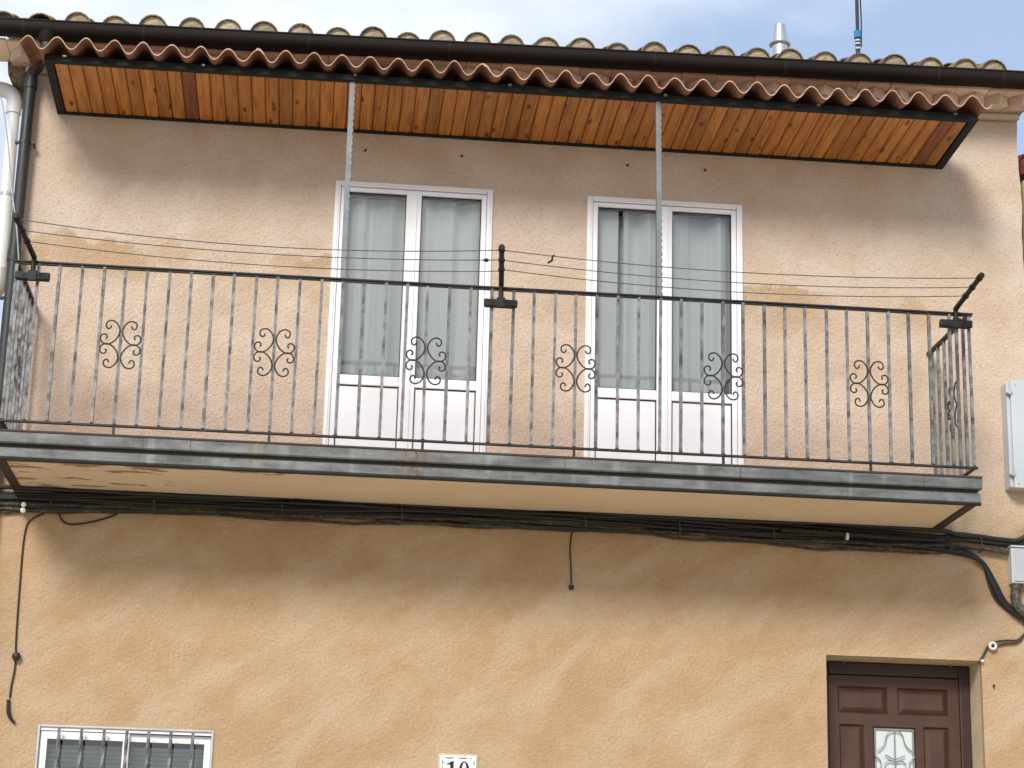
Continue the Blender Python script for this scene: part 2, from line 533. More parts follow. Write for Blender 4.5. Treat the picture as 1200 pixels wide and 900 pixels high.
def facade():
    def cuts(vals, step):
        vals = sorted(set(vals)); out = []
        for a, b in zip(vals, vals[1:]):
            n = max(1, round((b - a) / step))
            out += [a + (b - a) * i / n for i in range(n)]
        return out + [vals[-1]]
    xs = cuts([XL, XR] + [q for o in OPEN for q in o[:2]], 0.055)
    zs = cuts([-0.05, 6.20] + [q for o in OPEN for q in o[2:]], 0.055)
    idx = {}; vs = []; fs = []
    def vert(i, j):
        if (i, j) not in idx:
            x, z = xs[i], zs[j]
            y = 0.0035 * noise.noise(Vector((x*2.3, 0.3, z*2.3))) + 0.0025 * noise.noise(Vector((x*9, 4.3, z*9)))
            dx = 0.0
            if i == len(xs) - 1: dx = 0.014 * noise.noise(Vector((1.7, z*3.1, 0))) + 0.006 * noise.noise(Vector((3.7, z*11, 0)))
            if i == 0: dx = 0.008 * noise.noise(Vector((8.7, z*4.1, 0)))
            idx[(i, j)] = len(vs); vs.append((x + dx, y, z))
        return idx[(i, j)]
    for i in range(len(xs)-1):
        for j in range(len(zs)-1):
            cx, cz = (xs[i]+xs[i+1])/2, (zs[j]+zs[j+1])/2
            if any(o[0] < cx < o[1] and o[2] < cz < o[3] for o in OPEN): continue
            fs.append((vert(i, j), vert(i+1, j), vert(i+1, j+1), vert(i, j+1)))
    # returns at both ends of the facade
    nz_ = len(zs)
    for i, s in ((0, 1), (len(xs)-1, -1)):
        back = []
        for j in range(nz_):
            x, y, z = vs[vert(i, j)]
            back.append(len(vs)); vs.append((x + 0.004*s, 0.30, z))
        for j in range(nz_-1):
            fs.append((vert(i, j), vert(i, j+1), back[j+1], back[j]))
    # returns into the openings
    for (x0, x1, z0, z1) in OPEN:
        n = len(vs)
        for yy in (0.0, 0.04):
            vs.extend([(x0, yy, z0), (x1, yy, z0), (x1, yy, z1), (x0, yy, z1)])
        for k in range(4):
            k2 = (k+1) % 4
            fs.append((n+k, n+k2, n+4+k2, n+4+k))
    return MB().add(vs, fs)
wall = facade().build('wall', M['stucco'], house, smooth=True)
# gable walls and back, set behind the facade sheet
sw = MB()
sw.box(XL + 0.012, XL + 0.26, 0.302, 7.0, -0.05, 6.15)
sw.box(XR - 0.26, XR - 0.022, 0.302, 7.0, -0.05, 6.15)
sw.box(XL + 0.27, XR - 0.27, 6.75, 7.0, -0.05, 6.15)
sw.build('side_wall', M['sidewall'], house)
# nails and dark plugs left in the wall
for px_, py_ in ((428, 177), (541, 183.5), (735, 194.5), (826, 200), (1164, 804), (572, 470)):
    q = at(px_, py_, 0)
    MB().lathe([(0.004, -0.022), (0.009, -0.018), (0.009, -0.012), (0.005, -0.010), (0.005, 0.01)], q, 8, 'Y').build('nail', M['thin'], house)

# ---- balcony doors
def opening_box(mb, x0, x1, z0, z1, depth, y0=0.03):
    mb.add([(x0,y0,z0),(x1,y0,z0),(x1,y0,z1),(x0,y0,z1),(x0,depth,z0),(x1,depth,z0),(x1,depth,z1),(x0,depth,z1)],
           [(0,1,5,4),(1,2,6,5),(2,3,7,6),(3,0,4,7),(4,5,6,7)])
def rect_frame(mb, x0, x1, z0, z1, w, y0, y1):
    a, b, c, d = (w if isinstance(w, tuple) else (w, w, w, w))     # left, right, bottom, top
    mb.box(x0, x0+a, y0, y1, z0, z1); mb.box(x1-b, x1, y0, y1, z0, z1)
    mb.box(x0+a, x1-b, y0, y1, z1-d, z1)
    if c: mb.box(x0+a, x1-b, y0, y1, z0, z0+c)
def balcony_door(D, label):
    x0, x1, z0, z1 = D
    fr = MB(); rect_frame(fr, x0, x1, z0, z1, (0.040, 0.040, 0.03, 0.038), -0.016, 0.075)
    d = fr.build('balcony_door', M['upvc'], house, bevel=0.005)
    d['label'] = label
    bead = MB(); rect_frame(bead, x0+0.016, x1-0.016, z0, z1-0.016, (0.010, 0.010, 0, 0.010), -0.0225, -0.0165)
    bead.build('bead', M['upvc'], d, bevel=0.002)
    xm = (x0 + x1) / 2
    for side in (0, 1):
        a, b = (x0+0.042, xm-0.001) if side == 0 else (xm+0.001, x1-0.042)
        za, zb = z0+0.033, z1-0.041
        lf = MB()
        sa, sb = (0.036, 0.052) if side == 0 else (0.052, 0.036)
        rect_frame(lf, a, b, za, zb, (sa, sb, 0.07, 0.034), -0.006, 0.05)
        lf.box(a+sa, b-sb, -0.0055, 0.05, 3.842, 3.912)
        leaf = lf.build('leaf', M['upvc'], d, bevel=0.006)
        MB().box(a+sa, b-sb, 0.022, 0.030, 3.912, zb-0.034).build('pane', M['glass'], d)
        gk = MB(); rect_frame(gk, a+sa, b-sb, 3.912, zb-0.034, 0.0055, 0.008, 0.021)
        gk.build('gasket', M['gasket'], d)
        pn = MB().box(a+sa+0.006, b-sb-0.006, 0.010, 0.035, za+0.076, 3.836)
        pn.build('panel', M['upvc'], d, bevel=0.003)
        g2 = MB(); rect_frame(g2, a+sa, b-sb, za+0.07, 3.842, 0.0058, 0.004, 0.034)
        g2.build('gasket', M['gasket'], d)
    # meeting strip
    MB().box(xm-0.022, xm+0.022, -0.014, -0.0062, z0+0.04, z1-0.045).build('meeting_strip', M['upvc'], d, bevel=0.003)
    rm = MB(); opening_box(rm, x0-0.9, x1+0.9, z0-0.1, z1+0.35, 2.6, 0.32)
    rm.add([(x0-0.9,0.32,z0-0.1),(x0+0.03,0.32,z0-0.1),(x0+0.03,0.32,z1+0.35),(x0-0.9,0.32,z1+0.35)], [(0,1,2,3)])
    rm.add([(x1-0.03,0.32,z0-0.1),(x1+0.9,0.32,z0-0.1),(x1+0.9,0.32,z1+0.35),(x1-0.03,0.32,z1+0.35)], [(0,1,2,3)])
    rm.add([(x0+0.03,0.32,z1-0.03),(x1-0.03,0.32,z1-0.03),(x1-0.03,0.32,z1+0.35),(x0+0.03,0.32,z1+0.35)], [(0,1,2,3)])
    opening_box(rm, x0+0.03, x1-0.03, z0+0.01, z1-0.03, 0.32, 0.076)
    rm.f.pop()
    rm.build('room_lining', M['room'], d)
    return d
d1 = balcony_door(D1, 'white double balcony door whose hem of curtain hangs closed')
d2 = balcony_door(D2, 'white double balcony door with a dark gap between its curtains')
def curtain(x0, x1, z0, z1, folds, seed, label, yc=0.118):
    n = int((x1-x0)/0.006); vs = []; fs = []
    rows = 8
    for j in range(rows+1):
        z = z0 + (z1-z0)*j/rows
        for i in range(n+1):
            x = x0 + (x1-x0)*i/n
            u = (x-x0)
            w = noise.noise(Vector((u*folds, seed, 0.15*j/rows)))*0.075 + noise.noise(Vector((u*folds*3, seed+5, 0.3*j/rows)))*0.016
            vs.append((x, yc + w, z))
    m_ = n+1
    for j in range(rows):
        for i in range(n): fs.append((j*m_+i, j*m_+i+1, (j+1)*m_+i+1, (j+1)*m_+i))
    o = MB().add(vs, fs).build('curtain', M['curtain'], None, smooth=True)
    sd = o.modifiers.new('thickness', 'SOLIDIFY'); sd.thickness = 0.0015
    return tag(o, label, 'curtain', 'sheer curtains behind the balcony doors')
zt = 5.235
curtain(1.882, 2.40, 3.26, zt, 9, 1.3, 'sheer pale curtain behind the closed-curtain balcony door, leaf nearer the downpipe')
curtain(2.405, 2.895, 3.26, zt, 8, 6.1, 'sheer pale curtain behind the closed-curtain balcony door, leaf nearer the other door')
curtain(3.640, at(724, 300, 0.12).x, 3.26, zt, 3, 9.4, 'narrow flat strip of sheer curtain left of a dark gap in balcony door')
curtain(at(730.5, 300, 0.12).x, 4.165, 3.26, zt, 9, 3.7, 'pleated sheer curtain right of a dark gap in balcony door')
curtain(3.74, 3.93, 3.26, zt, 4, 2.2, 'added backing curtain that lightens the gap between two sheer curtains', 0.175)  # backing strip added so the gap reads grey instead of black
curtain(4.180, 4.665, 3.26, zt, 9, 8.2, 'broad sheer curtain filling the leaf farther from the other balcony door')

# ---- front door
fx0, fx1, fz0, fz1 = FD
YD = 0.25
rv = MB()
rv.add([(fx0,0.04,fz0),(fx0,0.04,fz1),(fx1,0.04,fz1),(fx1,0.04,fz0),(fx0,YD+0.1,fz0),(fx0,YD+0.1,fz1),(fx1,YD+0.1,fz1),(fx1,YD+0.1,fz0)],
       [(0,1,5,4),(1,2,6,5),(2,3,7,6)])
rv.build('reveal', M['reveal'], house)
MB().box(fx0, fx1, -0.05, YD+0.1, -0.04, 0.03).build('doorstep', M['concrete'], house, bevel=0.006)
fdm = MB(); rect_frame(fdm, fx0+0.003, fx1-0.003, 0.031, fz1-0.003, (0.075, 0.075, 0, 0.085), YD, YD+0.08)
fdoor = fdm.build('front_door', M['doorframe'], house, bevel=0.008)
fdoor['label'] = 'brown panelled front door with a small scrollwork light'
lx0, lx1, lz0, lz1 = fx0+0.081, fx1-0.081, 0.04, fz1-0.094
gx0, gx1 = at(1023.5, 852, YD).x, at(1073.5, 852, YD).x
gz1 = at(1045, 851.5, YD).z; gz0 = gz1 - 0.52
lw = MB()
pan = []
tp = [(at(982, 805, YD).x, at(1040, 805, YD).x), (at(1052, 805, YD).x, at(1111, 805, YD).x)]
tz1, tz0 = at(1010, 804, YD).z, at(1010, 836, YD).z
sp_ = [(at(984.5, 870, YD).x, at(1013.5, 870, YD).x), (at(1083, 870, YD).x, at(1113, 870, YD).x)]
sz1, sz0 = at(1000, 848.5, YD).z, gz0
pan += [(a, b, tz0, tz1) for a, b in tp] + [(a, b, sz0, sz1) for a, b in sp_]
bz1 = gz0 - 0.12
pan += [(tp[0][0], tp[0][1], bz1-0.22, bz1), (tp[1][0], tp[1][1], bz1-0.22, bz1), (tp[0][0], tp[0][1], 0.22, bz1-0.34), (tp[1][0], tp[1][1], 0.22, bz1-0.34)]
holes = pan + [(gx0, gx1, gz0, gz1)]
xs = sorted(set([lx0, lx1] + [q for h in holes for q in h[:2]])); zs = sorted(set([lz0, lz1] + [q for h in holes for q in h[2:]]))
for i in range(len(xs)-1):
    for j in range(len(zs)-1):
        cx, cz = (xs[i]+xs[i+1])/2, (zs[j]+zs[j+1])/2
        if any(h[0] < cx < h[1] and h[2] < cz < h[3] for h in holes): continue
        lw.add([(xs[i],YD+0.012,zs[j]),(xs[i+1],YD+0.012,zs[j]),(xs[i+1],YD+0.012,zs[j+1]),(xs[i],YD+0.012,zs[j+1])], [(0,1,2,3)])
for (a, b, c, d) in holes:
    e = 0.011
    o_ = [(a,c),(b,c),(b,d),(a,d)]; n_ = [(a+e,c+e),(b-e,c+e),(b-e,d-e),(a+e,d-e)]
    vs = [(x, YD+0.012, z) for x, z in o_] + [(x, YD+0.028, z) for x, z in n_]
    lw.add(vs, [(k, (k+1) % 4, 4+(k+1) % 4, 4+k) for k in range(4)])
lw.build('leaf', M['doorwood'], fdoor)
for (a, b, c, d) in pan:
    e, g = 0.0105, 0.040
    vs = [(x, YD+0.030, z) for x, z in ((a+e,c+e),(b-e,c+e),(b-e,d-e),(a+e,d-e))] + [(x, YD+0.012, z) for x, z in ((a+g,c+g),(b-g,c+g),(b-g,d-g),(a+g,d-g))]
    MB().add(vs, [(k, (k+1) % 4, 4+(k+1) % 4, 4+k) for k in range(4)] + [(4,5,6,7)]).build('panel', M['doorwood'], fdoor)
MB().box(gx0+0.011, gx1-0.011, YD+0.034, YD+0.040, gz0+0.011, gz1-0.011).build('pane', M['frosted'], fdoor)
# scrollwork grille in the door light
def g(px_, py_):
    q = at(px_, py_, YD + 0.01); return (q.x, YD + 0.012, q.z)
cxg = (gx0 + gx1) / 2
def gm(u, v_): return (cxg + u, YD + 0.012, gz1 - v_)
grl = MB()
W2 = (gx1-gx0)/2 - 0.010
rect_frame(grl, gx0+0.011, gx1-0.011, gz0+0.011, gz1-0.011, 0.010, YD+0.022, YD+0.033)
grl.tube([gm(0, 0.015), gm(0, 0.50)], 0.0045, 6)
for s in (-1, 1):
    for c0, sg in ((0.0, 1), (0.52, -1)):
        cv = [(0.0, 0.022), (0.038, 0.035), (0.058, 0.065), (0.066, 0.10), (0.085, 0.135), (0.120, 0.165)]
        grl.tube(spline([gm(s*min(u, W2), c0+sg*v_) for u, v_ in cv], 6), 0.0045, 6)
        cv = [(W2, 0.200), (0.105, 0.225), (0.098, 0.255)]
        grl.tube(spline([gm(s*u, c0+sg*v_) for u, v_ in cv], 6), 0.0042, 6)
        grl.tube([gm(0, c0+sg*0.222), gm(s*0.068, c0+sg*0.190)], 0.0042, 6)
        grl.tube(spline([gm(0, c0+sg*0.235), gm(s*0.045, c0+sg*0.228), gm(s*0.075, c0+sg*0.25)], 5), 0.0042, 6)
grl.build('scrollwork', M['lead'], fdoor)
MB().tube(spline([(lx0+0.05, YD+0.01, 1.02), (lx0+0.05, YD-0.04, 1.02), (lx0+0.10, YD-0.05, 1.02), (lx0+0.17, YD-0.045, 1.02)], 5), 0.009, 8).build('handle', M['steel'], fdoor)
for px_ in (989, 1114):
    q = at(px_, 781, 0.20)
    MB().tube([(q.x, 0.2, fz1), (q.x, 0.2, fz1-0.022)], 0.004, 6).build('hook', M['lead'], house)

# ---- ground-floor window
wx0, wx1, wz0, wz1 = GW
wm = MB(); rect_frame(wm, wx0, wx1, wz0, wz1, (0.016, 0.016, 0.02, 0.013), -0.012, 0.09)
gwin = wm.build('window', M['alu'], house, bevel=0.003)
gwin['label'] = 'barred ground floor window with white sliding sashes and grey blind'
xm = at(146, 885, 0).x
for side, (a, b, yy) in enumerate(((wx0+0.018, xm+0.022, 0.012), (xm-0.022, wx1-0.018, 0.034))):
    sf = MB(); rect_frame(sf, a, b, wz0+0.022, wz1-0.036, (0.045, 0.040, 0.06, 0.050), yy, yy+0.02)
    sf.build('sash', M['upvc'], gwin, bevel=0.003)
    MB().box(a+0.045, b-0.040, yy+0.008, yy+0.014, wz0+0.082, wz1-0.086).build('pane', M['glass'], gwin)
tr = MB().box(wx0+0.0165, wx1-0.0165, 0.002, 0.008, wz1-0.034, wz1-0.0135)
tr.build('top_track', M['upvc'], gwin, bevel=0.002)
bl = MB()
z = wz1 - 0.115
while z > wz0 + 0.05:
    bl.add([(wx0+0.03, 0.085, z), (wx1-0.03, 0.085, z), (wx1-0.03, 0.105, z-0.024), (wx0+0.03, 0.105, z-0.024)], [(0,1,2,3)])
    z -= 0.028
bl.build('blind', M['blind'], gwin)
rm = MB(); opening_box(rm, wx0+0.003, wx1-0.003, wz0, wz1-0.003, 0.5, 0.0905); rm.build('room_lining', M['room'], gwin)

def twisted(L_, side, pitch, nseg):
    mb = MB(); vs = []; fs = []
    h = side * 0.5
    for i in range(nseg+1):
        a = 2*math.pi * (L_*i/nseg) / pitch
        for k in range(4):
            w = a + math.pi/2*k + math.pi/4
            vs.append((h*1.414*math.cos(w), h*1.414*math.sin(w), L_*i/nseg))
    for i in range(nseg):
        for k in range(4):
            k2 = (k+1) % 4
            fs.append((i*4+k, i*4+k2, (i+1)*4+k2, (i+1)*4+k))
    fs += [(3,2,1,0), tuple(nseg*4+k for k in range(4))]
    return mb.add(vs, fs)
gb = twisted(1.075, 0.0175, 0.60, 48).mesh('grille_bar', M['bar'])
for px_ in (69.3, 95.8, 122.3, 148.9, 174.5, 200.7, 226.3):
    inst('grille_bar', gb, gwin, (at(px_, 858, -0.045).x, -0.045, wz0-0.06))
for zz in (wz0+0.10, wz0-0.045):
    MB().box(wx0-0.02, wx1+0.02, -0.052, -0.038, zz, zz+0.025).build('grille_rail', M['bar'], gwin)
MB().box(wx0-0.03, wx1+0.03, -0.06, 0.0, wz0-0.035, wz0-0.003).build('sill', M['concrete'], gwin, bevel=0.005)

# ---- balcony
BX0, BX1, BY = -0.170, 6.058, -0.905
balc = MB().box(BX0+0.062, BX1-0.062, BY+0.05, -0.002, 3.035, Z_SLAB-0.002).build('balcony', M['concrete'], house)
MB().box(BX0+0.0625, BX1-0.0625, BY+0.0505, -0.014, 3.022, 3.034).build('soffit', M['soffit'], balc)
MB().box(BX0+0.02, BX1-0.02, BY+0.02, -0.003, Z_SLAB-0.0015, Z_SLAB+0.012).build('floor', M['redtile'], balc)  # unseen red clay layer added to bounce warm light onto the wall
balc['label'] = 'narrow iron railed balcony with grey steel edge'
def band(y0, x0, x1, z0, z1, name):
    mb = MB()
    # folded channel with small lips
    n = 40
    for i in range(n):
        a, b = x0+(x1-x0)*i/n, x0+(x1-x0)*(i+1)/n
        ja, jb = (0.0025*noise.noise(Vector((a*1.9, z0, 0))), 0.0025*noise.noise(Vector((b*1.9, z0, 0))))
        pr = [(y0+0.05, z1), (y0+0.004, z1), (y0, z1-0.006), (y0, z0+0.008), (y0+0.006, z0), (y0+0.05, z0)]
        vs = [(a, yy+ja, zz) for yy, zz in pr] + [(b, yy+jb, zz) for yy, zz in pr]
        mb.add(vs, [(k, k+1, 6+k+1, 6+k) for k in range(5)])
        if i == 0: mb.add(vs[:6], [(0,1,2,3,4,5)])
        if i == n-1: mb.add(vs[6:], [(0,1,2,3,4,5)])
    return mb.build(name, M['fascia'], balc)
band(-0.928, BX0-0.008, BX1+0.008, 3.100, 3.172, 'edge_channel')
band(-0.912, BX0, BX1, 3.010, 3.074, 'edge_channel')
MB().box(BX0-0.010, BX1+0.010, -0.931, -0.880, 3.1725, 3.184).build('edge_strip', M['rustbeam'], balc)
MB().box(BX0-0.002, BX1+0.002, -0.916, -0.880, 2.998, 3.0095).build('edge_strip', M['frame'], balc)
MB().box(BX0+0.012, BX1-0.012, -0.893, -0.862, 3.075, 3.099).build('groove_strip', M['rustbeam'], balc)
for x0, x1 in ((BX0+0.001, BX0+0.061), (BX1-0.061, BX1-0.001)):
    mb = MB(); mb.box(x0, x1, -0.860, -0.006, 3.011, 3.077); mb.box(x0-0.004, x1+0.004, -0.876, -0.006, 3.097, 3.1705)
    mb.box(x0+0.01, x1-0.01, -0.861, -0.006, 3.077, 3.097)
    mb.build('side_channel', M['rustbeam'], balc, bevel=0.003)
for px_ in (166, 222, 662, 868, 1082):
    q = at(px_, 540, -0.93)
    MB().box(q.x-0.0015, q.x+0.0015, -0.9295, -0.92, 3.098, 3.170).build('channel_joint', M['rustbeam'], balc)

# ---- railing
ZR, ZBR = 4.277, 3.25
NB = 45
YR = -0.905
def square_bar(L_, side):
    # hammered square bar: edges waver slightly
    vs = []; fs = []; n = 26; h = side/2
    for i in range(n+1):
        for k, (a, b) in enumerate(((-1,-1),(1,-1),(1,1),(-1,1))):
            j = 0.0007
            vs.append((a*h + random.uniform(-j, j), b*h + random.uniform(-j, j), L_*i/n))
    for i in range(n):
        for k in range(4): fs.append((i*4+k, i*4+(k+1) % 4, (i+1)*4+(k+1) % 4, (i+1)*4+k))
    fs += [(3,2,1,0), tuple(n*4+k for k in range(4))]
    return MB().add(vs, fs)
bm_ = square_bar(ZR-ZBR, 0.0185).mesh('baluster', M['bar'])
feet = (4, 11, 18, 25, 32, 39)
for i in range(-1, NB):
    o = inst('baluster', bm_, balc, (i*S + random.uniform(-.002, .002), YR, ZBR))
    o.rotation_euler = (random.uniform(-.002, .002), random.uniform(-.0045, .0045), random.uniform(-.12, .12))
SIDE = [YR + 0.137*k for k in range(1, 7)]
XSIDE = (-S, 44*S)
for xx in XSIDE:
    for yy in SIDE:
        o = inst('baluster', bm_, balc, (xx, yy, ZBR)); o.rotation_euler = (0, 0, random.uniform(-.1, .1))
MB().box(-S-0.022, 44*S+0.022, YR-0.018, YR+0.018, ZR, ZR+0.012).box(-S-0.018, 44*S+0.018, YR-0.010, YR+0.010, ZR-0.012, ZR-0.0005).build('top_rail', M['black'], balc, bevel=0.003)
MB().box(-S-0.020, 44*S+0.020, YR-0.012, YR+0.012, ZBR-0.014, ZBR).build('bottom_rail', M['black'], balc, bevel=0.002)
for xx in XSIDE:
    MB().box(xx-0.016, xx+0.016, YR+0.0185, -0.004, ZR-0.010, ZR+0.011).build('side_top_rail', M['black'], balc, bevel=0.003)
    MB().box(xx-0.011, xx+0.011, YR+0.0125, -0.004, ZBR-0.0145, ZBR-0.0005).build('side_bottom_rail', M['black'], balc, bevel=0.002)
wb = MB().lathe([(0.004, -0.006), (0.0125, -0.004), (0.0135, 0.0), (0.011, 0.003)], (0, 0, 0), 8).mesh('weld_bead', M['black'], True)
for i in range(-1, NB):
    inst('weld_bead', wb, balc, (i*S, YR, ZBR+0.004), None, (1, 1, random.uniform(0.7, 1.5)))
for i in feet:
    MB().box(i*S-0.008, i*S+0.008, YR-0.008, YR+0.008, Z_SLAB-0.01, ZBR-0.014).build('foot', M['black'], balc)
# scroll ornaments: four C-scrolls around a baluster
C1 = [(510,232),(517,255),(540,268),(562,250),(567,215),(545,187),(500,178),(455,200),(424,245),(412,292),(428,350),(470,405),(530,440),(585,432),(616,398),(617,355),(588,331),(556,340),(548,365),(562,382)]
def scroll_pts(su, sv):
    out = []
    for x, y in C1:
        u, v_ = (x-397)/1790.0, (438-y)/1690.0
        out.append((su*u, 0, sv*v_))
    return spline(out, 4)
sm = MB()
for su in (-1, 1):
    for sv in (-1, 1): sm.tube(scroll_pts(su, sv), 0.0050, 6)
scroll = sm.mesh('scroll_ornament', M['black'], True)
ZSC = at(499, 423, -0.915).z
for i in feet:
    inst('scroll_ornament', scroll, balc, (i*S, YR-0.012, ZSC + random.uniform(-.004, .004)))
for xx, s in ((XSIDE[0], -1), (XSIDE[1], 1)):
    inst('scroll_ornament', scroll, balc, (xx + s*0.012, SIDE[2], ZSC), (0, 0, R(90)))

# ---- canopy over the balcony
CX0, CX1 = -0.102, 6.176
CYF = -0.820
def zc(y): return 5.674 + (5.706-5.674) * (-y/0.82)      # underside plane
cf = MB()
def slopebox(mb, x0, x1, y0, y1, up0, up1):
    mb.add([(x0,y0,zc(y0)+up0),(x1,y0,zc(y0)+up0),(x1,y1,zc(y1)+up0),(x0,y1,zc(y1)+up0),(x0,y0,zc(y0)+up1),(x1,y0,zc(y0)+up1),(x1,y1,zc(y1)+up1),(x0,y1,zc(y1)+up1)],
           [(0,3,2,1),(4,5,6,7),(0,1,5,4),(1,2,6,5),(2,3,7,6),(3,0,4,7)])
slopebox(cf, CX0, CX1, CYF, CYF+0.045, 0.0, 0.044)
slopebox(cf, CX0, CX0+0.055, CYF+0.0455, -0.002, 0.0, 0.044)
slopebox(cf, CX1-0.055, CX1, CYF+0.0455, -0.002, 0.0, 0.044)
slopebox(cf, CX0+0.0555, CX1-0.0555, -0.040, -0.002, 0.0005, 0.044)
canopy = cf.build('canopy', M['frame'], house, bevel=0.003)
canopy['label'] = 'shallow canopy lined with varnished pine boards under wavy terracotta sheets'
lip = MB(); slopebox(lip, CX0-0.001, CX1+0.001, CYF-0.004, CYF-0.0005, 0.0, 0.018); lip.build('front_lip', M['frame'], canopy)
dk = MB(); slopebox(dk, CX0+0.056, CX1-0.056, CYF+0.046, -0.041, 0.030, 0.043); dk.build('deck', M['room'], canopy)
NBD = 67
bw = (CX1-CX0-0.112)/NBD
ang = math.atan2(5.674-5.706, 0.82)
Lb = (0.774-0.041)
def board_mesh(name, L_, mat):
    w = bw-0.004; e = 0.007
    prof_ = [(-w/2, 0.016), (-w/2, e), (-w/2+e, 0), (w/2-e, 0), (w/2, e), (w/2, 0.016)]
    n = 6
    vs = [(x, -L_/2, z) for x, z in prof_] + [(x, L_/2, z) for x, z in prof_]
    return MB().add(vs, [(i, (i+1) % n, n+(i+1) % n, n+i) for i in range(n)] + [(5,4,3,2,1,0), (6,7,8,9,10,11)]).mesh(name, mat)
bmesh_l = board_mesh('board', Lb, M['pine']); bmesh_d = board_mesh('board', Lb, M['pine_dark'])
bm_s1 = board_mesh('board', Lb*0.84, M['pine']); bm_s2 = board_mesh('board', Lb*0.15, M['pine'])
ymid = -(0.774+0.041)/2
i_split = int((at(463, 140, -0.3).x - CX0 - 0.056)/bw)
i_dark = {int((at(222, 115, -0.4).x - CX0 - 0.056)/bw), NBD-2}
for i in range(NBD):
    xx = CX0 + 0.056 + bw*(i+0.5)
    if i == i_split:
        inst('board', bm_s1, canopy, (xx, ymid-Lb*0.08, zc(ymid-Lb*0.08)+0.010), (ang, 0, 0))
        inst('board', bm_s2, canopy, (xx, ymid+Lb*0.425, zc(ymid+Lb*0.425)+0.010), (ang, 0, 0))
    else:
        inst('board', bmesh_d if i in i_dark else bmesh_l, canopy, (xx, ymid, zc(ymid)+0.010+random.uniform(-.0008, .0012)), (ang, 0, 0))
# wavy terracotta sheets
PITCH = 6.290/34; WX0 = -0.195
SL = 0.18
def sheet(xa, xb, dz):
    A, T = 0.043, 0.008
    n = max(4, round((xb-xa)/PITCH*12)); rows = 6
    vs = []; fs = []
    for t in (0, 1):
        for j in range(rows+1):
            y = -0.955 + (0.715)*j/rows
            for i in range(n+1):
                x = xa + (xb-xa)*i/n
                ph = 2*math.pi*(x-WX0 + 0.010*noise.noise(Vector((x*4.1, 2, 8))))/PITCH
                w = math.cos(ph); w = math.copysign(abs(w)**0.9, w)
                z = 5.778 + A*w*(1 + 0.22*noise.noise(Vector((x*3.3, 5, 2)))) + (y+0.955)*SL + dz + 0.007*noise.noise(Vector((x*1.4, y, 3))) - t*T
                yy = y + (0.016*noise.noise(Vector((x*3.0, 9, 1))) if j == 0 else 0)
                vs.append((x, yy, z))
    m_ = n+1; o_ = (rows+1)*m_
    for j in range(rows):
        for i in range(n):
            a = j*m_+i
            fs.append((a, a+1, a+m_+1, a+m_)); fs.append((o_+a, o_+a+m_, o_+a+m_+1, o_+a+1))
    for i in range(n):
        fs.append((i, o_+i, o_+i+1, i+1)); a = rows*m_+i; fs.append((a, a+1, o_+a+1, o_+a))
    for j in range(rows):
        a = j*m_; fs.append((a, a+m_, o_+a+m_, o_+a)); a = j*m_+n; fs.append((a, o_+a, o_+a+m_, a+m_))
    o = MB().add(vs, fs).build('tile_sheet', M['sheet'], canopy, smooth=True)
    o.data.materials.append(M['sheet_edge'])
    for p_ in o.data.polygons:
        if all(vs[k][1] < -0.93 for k in p_.vertices): p_.material_index = 1
    return o
cutx = [-0.245, at(309, 60, -1).x, at(576, 78, -1).x, at(1010, 104, -1).x, 6.232]
for k in range(4):
    sheet(cutx[k]-(0.05 if k else 0), cutx[k+1], 0.0075 if k % 2 else 0.0)
for yy in (-0.735, -0.30):
    pb = MB(); pb.box(CX0+0.06, CX1-0.06, yy-0.02, yy+0.02, zc(yy)+0.0445, max(5.778-0.052+(yy-0.02+0.955)*SL-0.004, zc(yy)+0.048))
    pb.build('purlin', M['frame'], canopy)
for x in (0.02, 0.92, 1.92, 2.95, 4.0, 5.05, 6.0):
    MB().box(x, x+0.022, -0.845, -0.821, 5.732, 5.742).build('sheet_clip', M['lead'], canopy)
# slotted-angle posts from the rail to the front beam
def post(i):
    x = i*S
    mb = MB(); vs = []
    z0, z1 = ZR+0.0125, zc(CYF)-0.001
    y0, y1 = YR+0.008, CYF+0.02
    mb.add([(x-0.020,y0-0.004,z0),(x+0.012,y0-0.004,z0),(x+0.012,y0,z0),(x-0.020,y0,z0),(x-0.020,y1-0.004,z1),(x+0.012,y1-0.004,z1),(x+0.012,y1,z1),(x-0.020,y1,z1)],
           [(0,3,2,1),(4,5,6,7),(0,1,5,4),(1,2,6,5),(2,3,7,6),(3,0,4,7)])
    mb.add([(x-0.020,y0+0.0003,z0),(x-0.016,y0+0.0003,z0),(x-0.016,y0+0.03,z0),(x-0.020,y0+0.03,z0),(x-0.020,y1+0.0003,z1),(x-0.016,y1+0.0003,z1),(x-0.016,y1+0.03,z1),(x-0.020,y1+0.03,z1)],
           [(0,3,2,1),(4,5,6,7),(0,1,5,4),(1,2,6,5),(2,3,7,6),(3,0,4,7)])
    # slotted edge: a row of teeth with open slots between them, then the outer strip
    n = 30
    for k in range(n):
        za = z0 + (z1-z0)*(k+0.1)/n; zb = z0 + (z1-z0)*(k+0.60)/n
        ya = y0 + (y1-y0)*(k+0.35)/n
        mb.box(x+0.012, x+0.017, ya-0.0042, ya-0.0005, za, zb)
    return mb.build('post', M['post'], canopy)
post(14); post(29)

